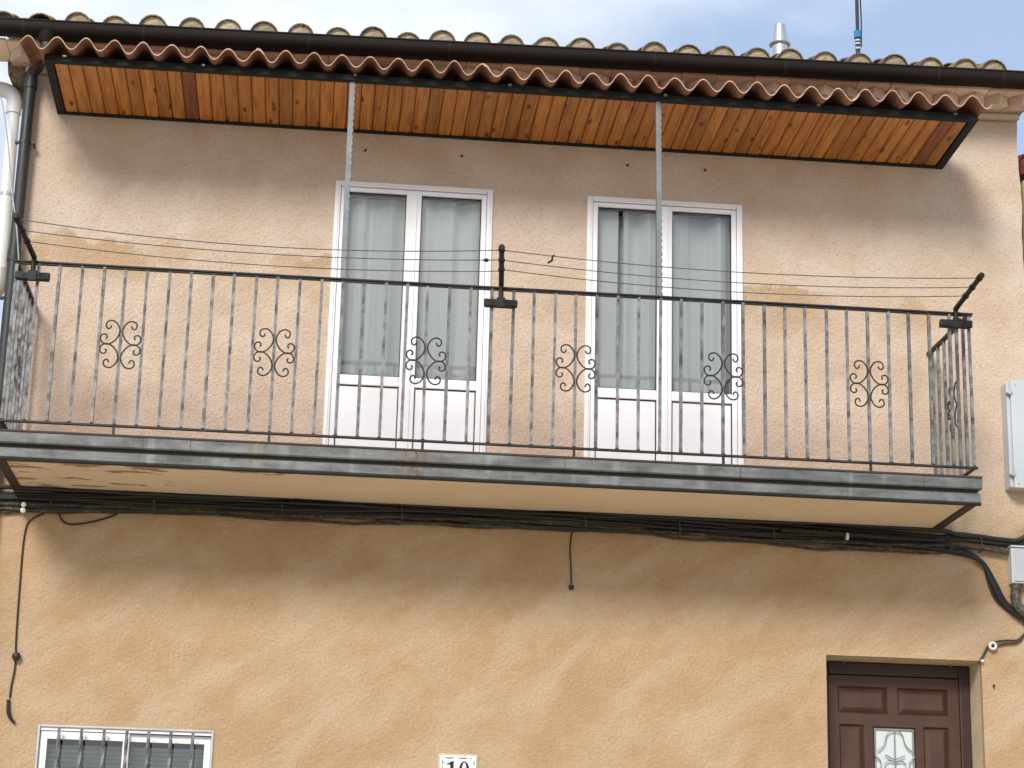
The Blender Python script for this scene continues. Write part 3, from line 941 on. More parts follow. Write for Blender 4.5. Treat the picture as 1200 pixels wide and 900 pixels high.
# ---- cornice, gutter, roof
GS = 0.0171
def zg(x): return GS * (x - 4.24)
def leanbox(mb, x0, x1, y0, y1, z0, z1):
    a, b = zg(x0), zg(x1)
    return mb.add([(x0,y0,z0+a),(x1,y0,z0+b),(x1,y1,z0+b),(x0,y1,z0+a),(x0,y0,z1+a),(x1,y0,z1+b),(x1,y1,z1+b),(x0,y1,z1+a)],
           [(0,3,2,1),(4,5,6,7),(0,1,5,4),(1,2,6,5),(2,3,7,6),(3,0,4,7)])
cb = MB(); leanbox(cb, XL-0.10, XR+0.02, -0.085, 0.30, 6.085, 6.163)
cornice = cb.build('cornice', M['mortar'], house)
mo = MB(); leanbox(mo, XL-0.005, XR+0.006, -0.060, -0.0045, 6.035, 6.0845); mo.build('moulding', M['stucco'], cornice, bevel=0.02)
# thin flat tiles
x = XL-0.40; k = 0
while x < XR+0.10:
    w = random.uniform(0.225, 0.285)
    j = random.uniform(-0.008, 0.008); jz = random.uniform(-0.003, 0.002)
    tb = MB(); leanbox(tb, x, min(x+w-0.004, XR+0.12), -0.250+j, 0.10, 6.167+jz, 6.187+jz)
    tb.build('brick', M['brick'], cornice, bevel=0.003); x += w
# dentil bricks, laid on the skew
x = XL-0.02
while x < XR-0.02:
    w, dpt = 0.105, 0.17
    zz = zg(x)
    a = R(random.uniform(30, 40))
    c = Vector((x, -0.115 + random.uniform(-.008, .008)))
    vs = []
    for z0 in (6.090+zz, 6.164+zz):
        for u, v_ in ((-w/2, -dpt/2), (w/2, -dpt/2), (w/2, dpt/2), (-w/2, dpt/2)):
            vs.append((c.x + u*math.cos(a) - v_*math.sin(a), c.y + u*math.sin(a) + v_*math.cos(a), z0))
    MB().add(vs, [(0,3,2,1),(4,5,6,7),(0,1,5,4),(1,2,6,5),(2,3,7,6),(3,0,4,7)]).build('brick', M['brick'], cornice, bevel=0.004)
    x += random.uniform(0.17, 0.195)
# rough corbel at the gable corner
cbv = []
for (xx, yy, zz) in ((XL-0.14,-0.03,6.07),(XL+0.01,-0.03,6.07),(XL+0.01,0.5,6.07),(XL-0.14,0.5,6.07),
                     (XL-0.13,-0.02,5.93),(XL-0.005,-0.02,5.90),(XL-0.005,0.5,5.80),(XL-0.06,0.5,5.84),
                     ):
    cbv.append((xx, yy, zz))
cbo = MB().add(cbv, [(0,3,2,1),(4,5,6,7),(0,1,5,4),(1,2,6,5),(2,3,7,6),(3,0,4,7)]).build('corbel', M['stone'], house, bevel=0.03)

# gutter
GX0, GX1 = XL-0.75, XR+0.75
gp = [(-0.432, 6.318), (-0.437, 6.310), (-0.437, 6.302)]
GYC = -0.365
def gutter_profile(zt):
    out = [(GYC-0.072, zt), (GYC-0.078, zt-0.004), (GYC-0.078, zt-0.012), (GYC-0.072, zt-0.016)]
    for k in range(0, 11):
        w = math.pi + math.pi*k/10
        out.append((GYC + 0.072*math.cos(w), zt-0.046 + 0.056*math.sin(w)))
    out += [(GYC+0.072, zt), (GYC+0.069, zt)]
    for k in range(10, -1, -1):
        w = math.pi + math.pi*k/10
        out.append((GYC + 0.068*math.cos(w), zt-0.046 + 0.052*math.sin(w)))
    out.append((GYC-0.068, zt))
    return out
def gut_z(x): return 6.176 + 0.0152*(x+0.48)
def gut(mb, x0, x1, grow=0.0):
    pa, pb = gutter_profile(gut_z(x0)), gutter_profile(gut_z(x1))
    if grow:
        pa = [(GYC+(y-GYC)*(1+grow), z-(0.0 if k < 1 else 0.003)) for k, (y, z) in enumerate(pa)]
        pb = [(GYC+(y-GYC)*(1+grow), z-(0.0 if k < 1 else 0.003)) for k, (y, z) in enumerate(pb)]
    n = len(pa)
    vs = [(x0, y, z) for y, z in pa] + [(x1, y, z) for y, z in pb]
    mb.add(vs, [(i, (i+1) % n, n+(i+1) % n, n+i) for i in range(n)] + [tuple(range(n-1, -1, -1)), tuple(range(n, 2*n))])
gm_ = MB(); gut(gm_, GX0, GX1)
gutter = gm_.build('gutter', M['gutter'], house, smooth=True)
for px_, py_ in ((27, 32), (168, 40), (362, 48), (527, 57), (768, 71), (921, 80), (1101, 90), (1177, 95)):
    x = at(px_, py_, -0.44).x
    b = MB(); gut(b, x-0.014, x+0.014, 0.045); b.build('bracket', M['gutter_clip'], gutter, smooth=True)
# downpipe from the gutter's low end, swan neck back to the wall
xo = at(55, 45, -0.36).x
MB().lathe([(0.066, 0.0), (0.066, -0.03), (0.052, -0.065), (0.048, -0.085)], (xo, GYC, gut_z(xo)-0.060), 16).build('outlet', M['pvc'] if False else M['gutter'], gutter, smooth=True)
xd = -0.292
dp = MB().tube(spline([(xo, GYC, gut_z(xo)-0.13), (xo, GYC, gut_z(xo)-0.18), (xo-0.06, GYC+0.05, gut_z(xo)-0.235), (xd+0.045, -0.13, 5.965), (xd+0.006, -0.085, 5.93), (xd, -0.075, 5.87), (xd, -0.075, 5.80)], 8) + [Vector((xd, -0.075, -0.0))], 0.040, 16)
dpipe = dp.build('downpipe', M['pipe'], house, smooth=True)
for zz in (5.86, 4.6, 2.0, 0.9):
    MB().lathe([(0.046, -0.04), (0.046, 0.04)], (xd, -0.075, zz), 16).build('socket', M['pipe'], dpipe, smooth=True)
for zz in (5.42, 4.30, 1.4):
    mb = MB().lathe([(0.043, -0.010), (0.043, 0.010)], (xd, -0.075, zz), 16)
    mb.box(xd-0.066, xd-0.040, -0.080, -0.068, zz-0.009, zz+0.009); mb.box(xd+0.040, xd+0.066, -0.080, -0.068, zz-0.009, zz+0.009)
    mb.tube([(xd+0.058, -0.09, zz), (xd+0.058, 0.002, zz)], 0.007, 8)
    mb.tube([(xd-0.058, -0.09, zz), (xd-0.058, -0.05, zz)], 0.010, 8)
    mb.build('clamp', M['pipe'], dpipe)

# white vent pipe on the gable side
wp = MB().tube([(-0.418, 0.10, 5.74), (-0.402, 0.10, 4.52)], 0.044, 16)
wpipe = wp.build('vent_pipe', M['pvc'], house, smooth=True)
MB().tube(spline([(-0.400, 0.10, 4.56), (-0.40, 0.10, 4.46), (-0.425, 0.10, 4.385), (-0.50, 0.10, 4.33), (-0.60, 0.10, 4.30)], 6), 0.050, 16).build('elbow', M['alu'], wpipe, smooth=True)
MB().tube(spline([(-0.418, 0.10, 5.70), (-0.42, 0.10, 5.80), (-0.46, 0.10, 5.86), (-0.56, 0.10, 5.885), (-0.66, 0.10, 5.885)], 6), 0.053, 16).build('elbow', M['pvc'], wpipe, smooth=True)
MB().lathe([(0.048, -0.012), (0.048, 0.012)], (-0.407, 0.10, 5.10), 16).build('clamp', M['alu'], wpipe)
MB().box(-0.36, -0.335, 0.09, 0.11, 5.09, 5.11).build('clamp', M['alu'], wpipe)

# roof deck and curved tiles
RS = math.tan(R(17.5)); RA = R(17.5)
TX0, TP = 0.015, (6.469-0.015)/26.0
def zt_(x): return 6.203 + 0.0148*(x)           # eave line, base of cover tiles
rd = MB()
x0, x1 = XL-0.12, XR+0.08
ridge_y = 3.6
def deckz(x, y): return zt_(x) - 0.030 + (y+0.30)*RS
rd.add([(x0,-0.26,deckz(x0,-0.26)),(x1,-0.26,deckz(x1,-0.26)),(x1,ridge_y,deckz(x1,ridge_y)),(x0,ridge_y,deckz(x0,ridge_y)),
        (x0,-0.26,deckz(x0,-0.26)-0.06),(x1,-0.26,deckz(x1,-0.26)-0.06),(x1,ridge_y,deckz(x1,ridge_y)-0.06),(x0,ridge_y,deckz(x0,ridge_y)-0.06),
        (x0,7.3,deckz(x0,-0.3)),(x1,7.3,deckz(x1,-0.3)),(x1,7.3,deckz(x1,-0.3)-0.06),(x0,7.3,deckz(x0,-0.3)-0.06)],
       [(0,1,2,3),(4,7,6,5),(0,4,5,1),(3,2,9,8),(7,11,10,6),(8,9,10,11),(0,3,7,4),(3,8,11,7),(1,5,6,2),(2,6,10,9)])
roof = rd.build('roof', M['mortar'], house)
gbl = MB()
for xx in (XL+0.012, XR-0.26):
    xw = xx + 0.238
    gbl.add([(xx,0.302,6.151),(xw,0.302,6.151),(xw,7.0,6.151),(xx,7.0,6.151),(xx,0.302,6.30),(xw,0.302,6.30),(xx,ridge_y,deckz(xx,ridge_y)-0.07),(xw,ridge_y,deckz(xw,ridge_y)-0.07),(xx,7.0,6.20),(xw,7.0,6.20)],
            [(0,1,5,4),(0,4,6,8,3),(1,2,9,7,5),(3,8,9,2),(4,5,7,6),(6,7,9,8)])
gbl.build('gable', M['sidewall'], house)
def curved_tile(L_, r0, r1, t, up, n=9):
    """half-round tapered tile, front end at y = 0, running to y = L_; up=1 cover, -1 channel"""
    vs = []; fs = []
    for rr in (0, 1):
        for j, (y, r) in enumerate(((0, r0), (L_, r1))):
            for k in range(n+1):
                w = math.pi*k/n
                q = r - rr*t
                vs.append((q*math.cos(w), y, up*q*1.0*math.sin(w)))
    m_ = n+1
    for k in range(n):
        fs += [(k, k+1, m_+k+1, m_+k), (2*m_+k, 3*m_+k, 3*m_+k+1, 2*m_+k+1), (k, 2*m_+k, 2*m_+k+1, k+1), (m_+k, m_+k+1, 3*m_+k+1, 3*m_+k)]
    fs += [(0, m_, 3*m_, 2*m_), (n, 2*m_+n, 3*m_+n, m_+n)]
    return MB().add(vs, fs)
cov = [curved_tile(0.42, r, r*0.80, 0.009, 1).mesh('cover_tile', M['tile'], True) for r in (0.098, 0.102, 0.094)]
chn = curved_tile(0.42, 0.072, 0.085, 0.012, -1).mesh('channel_tile', M['tile'], True)
plug = MB()
pv_ = [(0.0885*math.cos(math.pi*k/9), 0.010 + 0.006*math.sin(k*2.1), 0.0885*math.sin(math.pi*k/9)) for k in range(10)]
pvb = [(x_*0.9, 0.10, z_*0.9) for x_, y_, z_ in pv_]
plug.add(pv_ + pvb, [tuple(range(10)), tuple(range(19, 9, -1))] + [(k, (k+1) % 10, 10+(k+1) % 10, 10+k) for k in range(10)])
plugm = plug.mesh('mortar_plug', M['mortar'], False)
low = {1: -0.022, 7: -0.018, 9: -0.020, 15: -0.018, 13: -0.006, 17: -0.010, 5: -0.004}
ends = [at(px_, 30, -0.33).x for px_ in (91,135,179.5,225,268,310,353,397,438,479,519,560,600,641,682,724,767,807,847,887,925,966,1006,1047,1089,1129,1162)]
cols = [ends[0]-0.50, ends[0]-0.25] + ends
rest = MB()
for ci, x in enumerate(cols):
    k = ci - 2
    dz = low.get(k, 0.0) + random.uniform(-.003, .003)
    if ci == 0: dz = -0.03
    if ci == 1: dz = -0.035
    for row in range(10):
        y = -0.335 + row*0.345*math.cos(RA)
        jx = random.uniform(-.012, .012) if row else 0
        z = zt_(x) + (y+0.30)*RS + 0.012*(1 if row else 0) + dz*(1 if row == 0 else 0.3) + 0.010
        if row < 4:
            o = inst('cover_tile', cov[(ci*7+row*3) % 3], roof, (x+jx, y, z), (RA+random.uniform(-.02, .02), random.uniform(-.05, .05), random.uniform(-.03, .03)))
            if row == 0 and ci > 1:
                inst('mortar_plug', plugm, roof, (x, y+0.004, z), (RA, 0, 0))
        else:
            mt = Matrix.Translation((x+jx, y, z)) @ Matrix.Rotation(RA, 4, 'X')
            src = cov[(ci+row) % 3]
            rest.add([tuple(mt @ v_.co) for v_ in src.vertices], [tuple(p_.vertices) for p_ in src.polygons])
    xc = x + TP/2
    for row in range(10):
        y = -0.350 + row*0.345*math.cos(RA)
        z = zt_(xc) + (y+0.30)*RS + 0.022 + 0.012*(1 if row else 0)
        if row < 2: inst('channel_tile', chn, roof, (xc, y, z), (RA, 0, 0))
        else:
            mt = Matrix.Translation((xc, y, z)) @ Matrix.Rotation(RA, 4, 'X')
            rest.add([tuple(mt @ v_.co) for v_ in chn.vertices], [tuple(p_.vertices) for p_ in chn.polygons])
tag(rest.build('roof_tile_field', M['tile'], roof, smooth=True), kind='stuff')

# steel flue behind the eave
fl = at(914, 64, 1.5); rz = deckz(fl.x, 1.5)
fm = MB().lathe([(0.066, rz-0.02-fl.z), (0.066, 0.085)], (fl.x, 1.5, fl.z), 20)
flue = fm.build('flue', M['steel'], roof, smooth=True)
MB().lathe([(0.080, 0.075), (0.088, 0.085), (0.080, 0.095), (0.070, 0.100)], (fl.x, 1.5, fl.z), 20).build('collar', M['steel'], roof, smooth=True)
MB().lathe([(0.068, 0.0955), (0.046, 0.255), (0.040, 0.258)], (fl.x, 1.5, fl.z), 20).build('cowl', M['steel'], roof, smooth=True)

# aerial mast
am = at(1005.5, 62, 1.5); rz = deckz(am.x, 1.5)
mast = empty('aerial_mast', (am.x, 1.5, rz), 'dark aerial mast with a blue clamp rising behind the roof tiles', 'aerial')
MB().tube([(am.x, 1.5, rz-0.02), (am.x, 1.5, am.z+0.16)], 0.019, 10).build('lower_tube', M['pipe'], mast)
MB().tube([(am.x, 1.5, am.z+0.16), (am.x, 1.5, am.z+1.9)], 0.015, 10).build('upper_tube', M['pipe'], mast)
MB().lathe([(0.030, 0.13), (0.030, 0.19)], (am.x, 1.5, am.z), 10).build('clamp', M['blue'], mast)
for h in (0.03, 0.07, 0.10): MB().lathe([(0.024, h), (0.024, h+0.015)], (am.x, 1.5, am.z), 10).build('band', M['alu'], mast)
MB().tube(spline([(am.x+0.026, 1.49, am.z+0.05), (am.x+0.030, 1.49, am.z+0.30), (am.x+0.020, 1.48, am.z+0.7), (am.x+0.026, 1.49, am.z+1.5)], 6), 0.006, 6).build('lead', M['cable'], mast)
up_z = am.z + 1.75
MB().tube([(am.x-0.45, 1.5, up_z), (am.x+0.55, 1.5, up_z+0.02)], 0.010, 8).build('boom', M['alu'], mast)
for k in range(7):
    xx = am.x - 0.42 + 0.15*k; ll = 0.30 - 0.02*k
    MB().tube([(xx, 1.5-ll, up_z), (xx, 1.5+ll, up_z)], 0.005, 6).build('element', M['alu'], mast)

# ------------------------------------------------------------------ neighbouring house
NX0 = XR + 0.035
nb = empty('neighbour_house', (NX0+2, 0, 0), 'pale yellow house with red verge tiles adjoining the stucco house', 'house')
MB().box(NX0, NX0+5, 0.02, 6.5, -0.05, 5.64).build('wall', M['yellow'], nb)
def nz_at(y): return 5.70 + (y+0.12)*RS
nr = MB()
nr.add([(NX0,-0.12,nz_at(-0.12)-0.05),(NX0+5.1,-0.12,nz_at(-0.12)-0.05),(NX0+5.1,3.4,nz_at(3.4)-0.05),(NX0,3.4,nz_at(3.4)-0.05),(NX0,-0.12,nz_at(-0.12)),(NX0+5.1,-0.12,nz_at(-0.12)),(NX0+5.1,3.4,nz_at(3.4)),(NX0,3.4,nz_at(3.4))],
       [(0,3,2,1),(4,5,6,7),(0,1,5,4),(1,2,6,5),(2,3,7,6),(3,0,4,7)])
nroof = nr.build('roof', M['redtile'], nb)
ncov = curved_tile(0.42, 0.105, 0.085, 0.014, 1).mesh('cover_tile', M['redtile'], True)
for ci in range(20):
    for row in range(4):
        y = -0.20 + row*0.33
        inst('cover_tile', ncov, nroof, (NX0+0.095+ci*0.25, y, nz_at(y)+0.005+0.012*row), (RA, 0, random.uniform(-.02, .02)))

# ------------------------------------------------------------------ clothes lines
def arm(bpx, tpx, zt_off, label):
    b = at(bpx[0], bpx[1], -0.945); t = at(tpx[0], tpx[1], -1.50)
    a = empty('clothesline_holder', (b.x, YR, b.z), label, 'clothesline holder', 'clothesline holders clamped to the railing')
    k = Vector((b.x, -0.935, ZR+0.028))
    MB().tube([b + Vector((0, 0.005, 0.0)), k, k + (t-k)*0.02, t], [0.016, 0.017, 0.0175, 0.0165], 12).build('arm', M['arm'], a, smooth=True)
    tip = t + (t-k).normalized()*0.012
    MB().lathe([(0.0165, -0.014), (0.020, -0.008), (0.020, 0.010), (0.010, 0.018)], t, 12, 'Y').build('end_cap', M['arm'], a, smooth=True)
    MB().box(b.x-0.108, b.x+0.108, -0.948, -0.918, b.z-0.028, b.z+0.020).build('clamp_bar', M['arm'], a, bevel=0.006)
    MB().box(b.x-0.10, b.x+0.10, -0.892, -0.880, b.z-0.022, b.z+0.016).build('clamp_bar', M['arm'], a, bevel=0.004)
    for s in (-0.055, 0.045): MB().tube([(b.x+s, -0.955, b.z), (b.x+s, -0.875, b.z)], 0.007, 8).build('bolt', M['arm'], a)
    MB().box(b.x-0.028, b.x+0.028, -0.955, -0.9485, b.z-0.038, b.z+0.030).build('bracket_plate', M['arm'], a, bevel=0.004)
    pts = []
    for u in (0.93, 0.66, 0.40):
        q = k + (t-k)*u
        MB().lathe([(0.021, -0.008), (0.023, 0.0), (0.021, 0.008)], q, 10, 'Y').build('hook', M['arm'], a)
        pts.append(q)
    return pts
pl = arm((38, 322), (18, 253), 0, 'black clothesline arm on the railing corner beside the downpipe')
pc = arm((587, 354), (588, 290), 0, 'black clothesline arm on the railing between the balcony doors')
pr = arm((1121, 378), (1150, 323), 0, 'black clothesline arm on the railing corner by the grey wall cabinet')
def cline(a, b, sag, label, grp):
    pts = []
    for i in range(25):
        u = i/24
        q = a.lerp(b, u); q.z -= sag*4*u*(1-u)
        pts.append(q)
    o = MB().tube(pts, 0.0033, 5).build('clothesline', M['line'])
    return tag(o, label, 'clothesline', grp)
ordr = ('outermost', 'middle', 'innermost')
for k in range(3):
    cline(pl[k], pc[k] + Vector((0, 0, (0.0, 0.0, -0.012)[k])), (0.075, 0.055, 0.060)[k], '%s clothesline strung from the downpipe corner to the arm between the doors' % ordr[k], 'clotheslines in front of the balcony')
for k in range(3):
    cline(pc[k], pr[k], (0.055, 0.060, 0.062)[k], '%s clothesline strung from the arm between the doors to the cabinet corner' % ordr[k], 'clotheslines in front of the balcony')
u = 0.105
q = pc[0].lerp(pr[0], u); q.z -= 0.055*4*u*(1-u)
tag(MB().tube(spline([q + Vector((0.012, 0, 0.004)), q, q + Vector((-0.006, 0, -0.028)), q + Vector((-0.030, 0, -0.045))], 5), 0.007, 8).build('line_hook', M['arm']), 'small black hook hanging on a clothesline beside the middle arm', 'hook')
u = 0.968
q = pl[1].lerp(pc[1], u); q.z -= 0.055*4*u*(1-u)
tag(MB().lathe([(0.003, -0.022), (0.010, -0.012), (0.012, 0.0), (0.010, 0.010), (0.003, 0.014)], q, 10, 'X').build('line_knot', M['arm'], None, smooth=True), 'dark knot in a clothesline in front of the white door frame', 'knot')

# ------------------------------------------------------------------ cables under the balcony
def path_px(pts, Y, jit=0.0, n=6, seed=0):
    out = []
    for i, q in enumerate(spline([at(x, y, Y) for x, y in pts], n)):
        q = q.copy()
        q.z += jit * noise.noise(Vector((q.x*2.2, seed, 0))) + jit*0.5*noise.noise(Vector((q.x*7, seed, 2)))
        q.y = Y + 0.3*jit * noise.noise(Vector((q.x*3.2, seed, 5)))
        out.append(q)
    return out
BASE = [(-60, 581), (0, 584), (150, 588), (450, 597), (600, 605), (750, 613), (1000, 628), (1100, 634), (1300, 645)]
def base_y(x):
    for (a, b), (c, d) in zip(BASE, BASE[1:]):
        if x <= c: return b + (d-b)*(x-a)/(c-a)
    return BASE[-1][1]
run_x = list(range(-40, 1101, 60))
GC = 'cables clipped along the wall under the balcony'
def bundle(dy, r, Y, mat, tail, seed, label, jit=0.010):
    pts = [(x, base_y(x) + dy + (2.2*math.sin(x*0.012+seed))) for x in run_x] + tail
    o = MB().tube(path_px(pts, Y, jit, 5, seed), r, 7).build('cable', M[mat], None, smooth=True)
    return tag(o, label, 'cable', GC)
flat = [(1130, 633), (1160, 636), (1190, 638), (1230, 640)]
topt = [(1120, 626), (1150, 629), (1180, 633), (1195, 632), (1215, 618)]
down = lambda d: [(1112, 641+d*0.4), (1132, 646+d*0.3), (1152, 660), (1166-d*0.4, 682), (1178-d*0.5, 704), (1196-d*0.3, 722), (1225, 745)]
lb = 'thick black cable running under the balcony to the wall cabinet side'
bundle(-11.0, 0.017, -0.055, 'cable', topt, 11.0, 'black cable tucked up against the balcony underside above the bundle')
bundle(-7.5, 0.016, -0.030, 'cable', topt, 1.0, 'topmost thick black cable of the bundle running under the balcony')
bundle(-4.0, 0.013, -0.040, 'cable', [(x, y+3) for x, y in topt], 2.0, 'second black cable from the top of the bundle under the balcony')
bundle(-1.0, 0.015, -0.026, 'cable', flat, 3.0, 'third black cable from the top of the bundle under the balcony')
bundle(1.5, 0.012, -0.046, 'cable', flat, 4.0, 'fourth black cable from the top of the bundle under the balcony')
lb2 = 'black cable running under the balcony, then bending down past the grey junction box'
bundle(5.5, 0.013, -0.030, 'cable', down(0), 5.0, 'uppermost of the black cables bending down past the grey junction box')
bundle(8.0, 0.014, -0.040, 'cable', down(9), 6.0, 'middle one of the black cables bending down past the grey junction box')
bundle(10.5, 0.011, -0.018, 'cable', down(18), 7.0, 'lowest of the black cables bending down past the grey junction box')
lb3 = 'dusty grey cable at the bottom of the bundle under the balcony'
dus = [(1120, 640), (1160, 644), (1182, 646)]
bundle(11.0, 0.012, -0.034, 'dusty', dus, 8.0, 'thickest dusty grey cable low in the bundle under the balcony', 0.014)
bundle(14.0, 0.010, -0.020, 'dusty', dus, 9.0, 'bottom dusty grey cable of the bundle under the balcony, against the wall', 0.016)
bundle(8.0, 0.010, -0.052, 'dusty', dus, 10.0, 'dusty grey cable standing out in front of the bundle under the balcony', 0.016)
# ribbed conduit
cp = path_px([(915, 621), (950, 623), (990, 626), (1030, 629), (1062, 631)], -0.062, 0.0, 40)
rr = [0.021 if (i % 4) < 2 else 0.017 for i in range(len(cp))]
tag(MB().tube(cp, rr, 10).build('ribbed_conduit', M['cable'], None), 'black ribbed conduit with a white tie under the balcony', 'conduit')
q = at(993, 628, -0.075)
tag(MB().lathe([(0.026, -0.009), (0.027, 0.0), (0.026, 0.009)], (q.x, -0.062, q.z), 14, 'X').build('cable_tie', M['ceramic'], None), 'white tie around the ribbed conduit', 'cable tie')
for i, px_ in enumerate((60, 180, 330, 470, 685, 795, 905, 1110, 1148)):
    y_ = base_y(px_) + (3 if px_ < 1000 else 0) + (2 if px_ == 1110 else 0)
    q = at(px_, y_, -0.03)
    o = MB().tube(spline([(q.x, -0.004, q.z+0.055), (q.x, -0.05, q.z+0.045), (q.x+0.004, -0.068, q.z), (q.x+0.006, -0.05, q.z-0.05), (q.x+0.006, -0.004, q.z-0.06)], 5), 0.0045, 6).build('cable_clip', M['dusty'])
    tag(o, 'small grey wire clip holding the cable bundle under the balcony', 'clip', 'clips holding the cable bundle')
def wire(pts, r, label, Y=-0.008, mat='thin', cat='wire', name='wire', jit=0.0, root=None):
    if root: return MB().tube(path_px(pts, Y, jit, 7), r, 6).build('strand', M[mat], root, smooth=True)
    return tag(MB().tube(path_px(pts, Y, jit, 7), r, 6).build(name, M[mat], None, smooth=True), label, cat)
wire([(40, 595), (55, 600), (78, 601), (105, 599), (125, 594)], 0.006, 'brown wire drooping just below the bundle near the white insulators', -0.03)
wire([(69, 603), (74, 611), (84, 614.5), (105, 612), (128, 606), (143, 599), (150, 594)], 0.006, 'loose dark wire loop hanging below the cable bundle near the downpipe corner', -0.012, 'cable')
hw = empty('hanging_wire', at(19, 848, 0), 'thin brown wire with a black knob hanging down the wall above the barred window', 'wire')
wire([(53, 601), (38, 608), (31, 617), (27, 640), (24, 675), (21, 715), (18.5, 755), (18.5, 768), (17, 785), (13, 805), (11.5, 818)], 0.006, '', root=hw)
q0 = at(19, 769, -0.025)
MB().lathe([(0.010, 0.025), (0.024, 0.018), (0.029, 0.0), (0.025, -0.016), (0.012, -0.024)], q0, 14, 'Y').build('knob', M['cable'], hw, smooth=True)
MB().tube(spline([at(10, 820, -0.014), at(9.5, 832, -0.02), at(12, 841, -0.018), at(17, 847, -0.014)], 5), [0.011]*5+[0.012]*6+[0.009]*5, 8).build('sleeve', M['cable'], hw, smooth=True)
dw = empty('dangling_wire', at(669.5, 692, 0), 'short dark wire with a black bulb dangling from the cable bundle', 'wire')
wire([(673, 617), (669.5, 628), (668, 645), (669, 665), (669.5, 684)], 0.005, '', -0.012, 'cable', root=dw)
q0 = at(669.5, 688, -0.014)
MB().lathe([(0.006, -0.018), (0.017, -0.010), (0.020, 0.0), (0.017, 0.010), (0.006, 0.016)], q0, 12, 'Z').build('bulb', M['cable'], dw, smooth=True)
for k, (px_, py_) in enumerate(((28, 591.5), (27, 598))):
    q = at(px_, py_, -0.05)
    tag(MB().lathe([(0.008, -0.012), (0.017, -0.009), (0.011, 0.0), (0.018, 0.010), (0.014, 0.014), (0.008, 0.045)], q, 14, 'Y').build('insulator', M['ceramic'], None, smooth=True),
        ('upper' if k == 0 else 'lower') + ' of two white ceramic insulators at the downpipe end of the cable bundle', 'insulator')
# wires at the front door corner with a ceramic ring
q = at(1163.5, 757, -0.03)
ring = MB()
NT_, NR_ = 20, 10; vs = []; fs = []
for i in range(NT_):
    a = 2*math.pi*i/NT_
    for j in range(NR_):
        b = 2*math.pi*j/NR_
        rr_ = 0.021 + 0.010*math.cos(b)
        vs.append((q.x + rr_*math.cos(a), -0.028 + 0.014*math.sin(b), q.z + rr_*math.sin(a)))
for i in range(NT_):
    for j in range(NR_):
        fs.append((i*NR_+j, ((i+1) % NT_)*NR_+j, ((i+1) % NT_)*NR_+(j+1) % NR_, i*NR_+(j+1) % NR_))
ring.add(vs, fs)
tag(ring.build('insulator', M['ceramic'], None, smooth=True), 'white ceramic ring insulator on the wall above the front door corner', 'insulator')
tag(MB().lathe([(0.010, -0.036), (0.010, 0.0)], (q.x, 0, q.z), 10, 'Y').build('insulator_screw', M['cable'], None), 'dark screw through the white ceramic ring', 'screw')
for k in range(2):
    wire([(1207, 735-3*k), (1199, 744+2*k), (1192, 750+3*k), (1178, 750.5+4*k), (1167, 752+5*k), (1158, 757+2*k), (1153, 766+k), (1149, 773+k), (1146, 777+k)], 0.006,
         ('upper' if k == 0 else 'lower') + ' of two brown wires led round the ceramic ring to the front door corner', -0.016, 'thin')
q = at(1151, 774.5, -0.02)
tag(MB().lathe([(0.008, -0.012), (0.012, 0.0), (0.008, 0.02)], q, 10, 'Y').build('wire_cleat', M['ceramic'], None), 'small pale cleat pinning wires to the front door corner', 'cleat')

# ------------------------------------------------------------------ cabinets on the wall
a = at(1179, 446, -0.12); b = at(1185, 572, -0.12)
cab = empty('wall_cabinet', (a.x+0.25, 0, b.z), 'light grey hinged meter cabinet on the wall beyond the balcony end', 'cabinet')
MB().box(a.x, a.x+0.50, -0.115, 0.004, b.z+0.008, a.z-0.008).build('body', M['box'], cab, bevel=0.004)
MB().box(a.x+0.022, a.x+0.51, -0.140, -0.1155, b.z, a.z).build('door', M['box'], cab, bevel=0.006)
MB().box(a.x+0.022, a.x+0.51, -0.1405, -0.1402, a.z-0.105, a.z-0.100).build('door_seam', M['alu'], cab)
for zz in (a.z-0.075, b.z+0.11):
    MB().box(a.x-0.012, a.x+0.034, -0.150, -0.118, zz-0.022, zz+0.022).build('hinge', M['box'], cab, bevel=0.005)
    MB().tube([(a.x+0.012, -0.148, zz-0.030), (a.x+0.012, -0.148, zz+0.030)], 0.010, 10).build('hinge', M['alu'], cab)
for zz in (b.z+0.03, a.z-0.03): MB().lathe([(0.006, -0.144), (0.008, -0.1415), (0.008, -0.139)], (a.x+0.055, 0, zz), 8, 'Y').build('screw', M['alu'], cab)
a = at(1185, 641, -0.09); b = at(1187.5, 683, -0.09)
jb = empty('junction_box', (a.x+0.15, 0, b.z), 'small grey junction box fed by cables below the wall cabinet', 'junction box')
MB().box(a.x, a.x+0.30, -0.085, 0.004, b.z, a.z).build('body', M['box'], jb, bevel=0.006)
MB().box(a.x+0.012, a.x+0.288, -0.094, -0.0852, b.z+0.012, a.z-0.012).build('lid', M['alu'], jb, bevel=0.004)
MB().box(a.x-0.006, a.x+0.306, -0.098, 0.0, a.z+0.0005, a.z+0.012).build('hood', M['box'], jb, bevel=0.003)
o = MB().tube(path_px([(1193, 682), (1190, 692), (1190, 702), (1196, 714), (1215, 728)], -0.05, 0, 7), 0.034, 10).build('cable_sleeve', M['dusty'], None, smooth=True)
tag(o, 'thick dusty sleeve leaving the bottom of the junction box', 'sleeve')

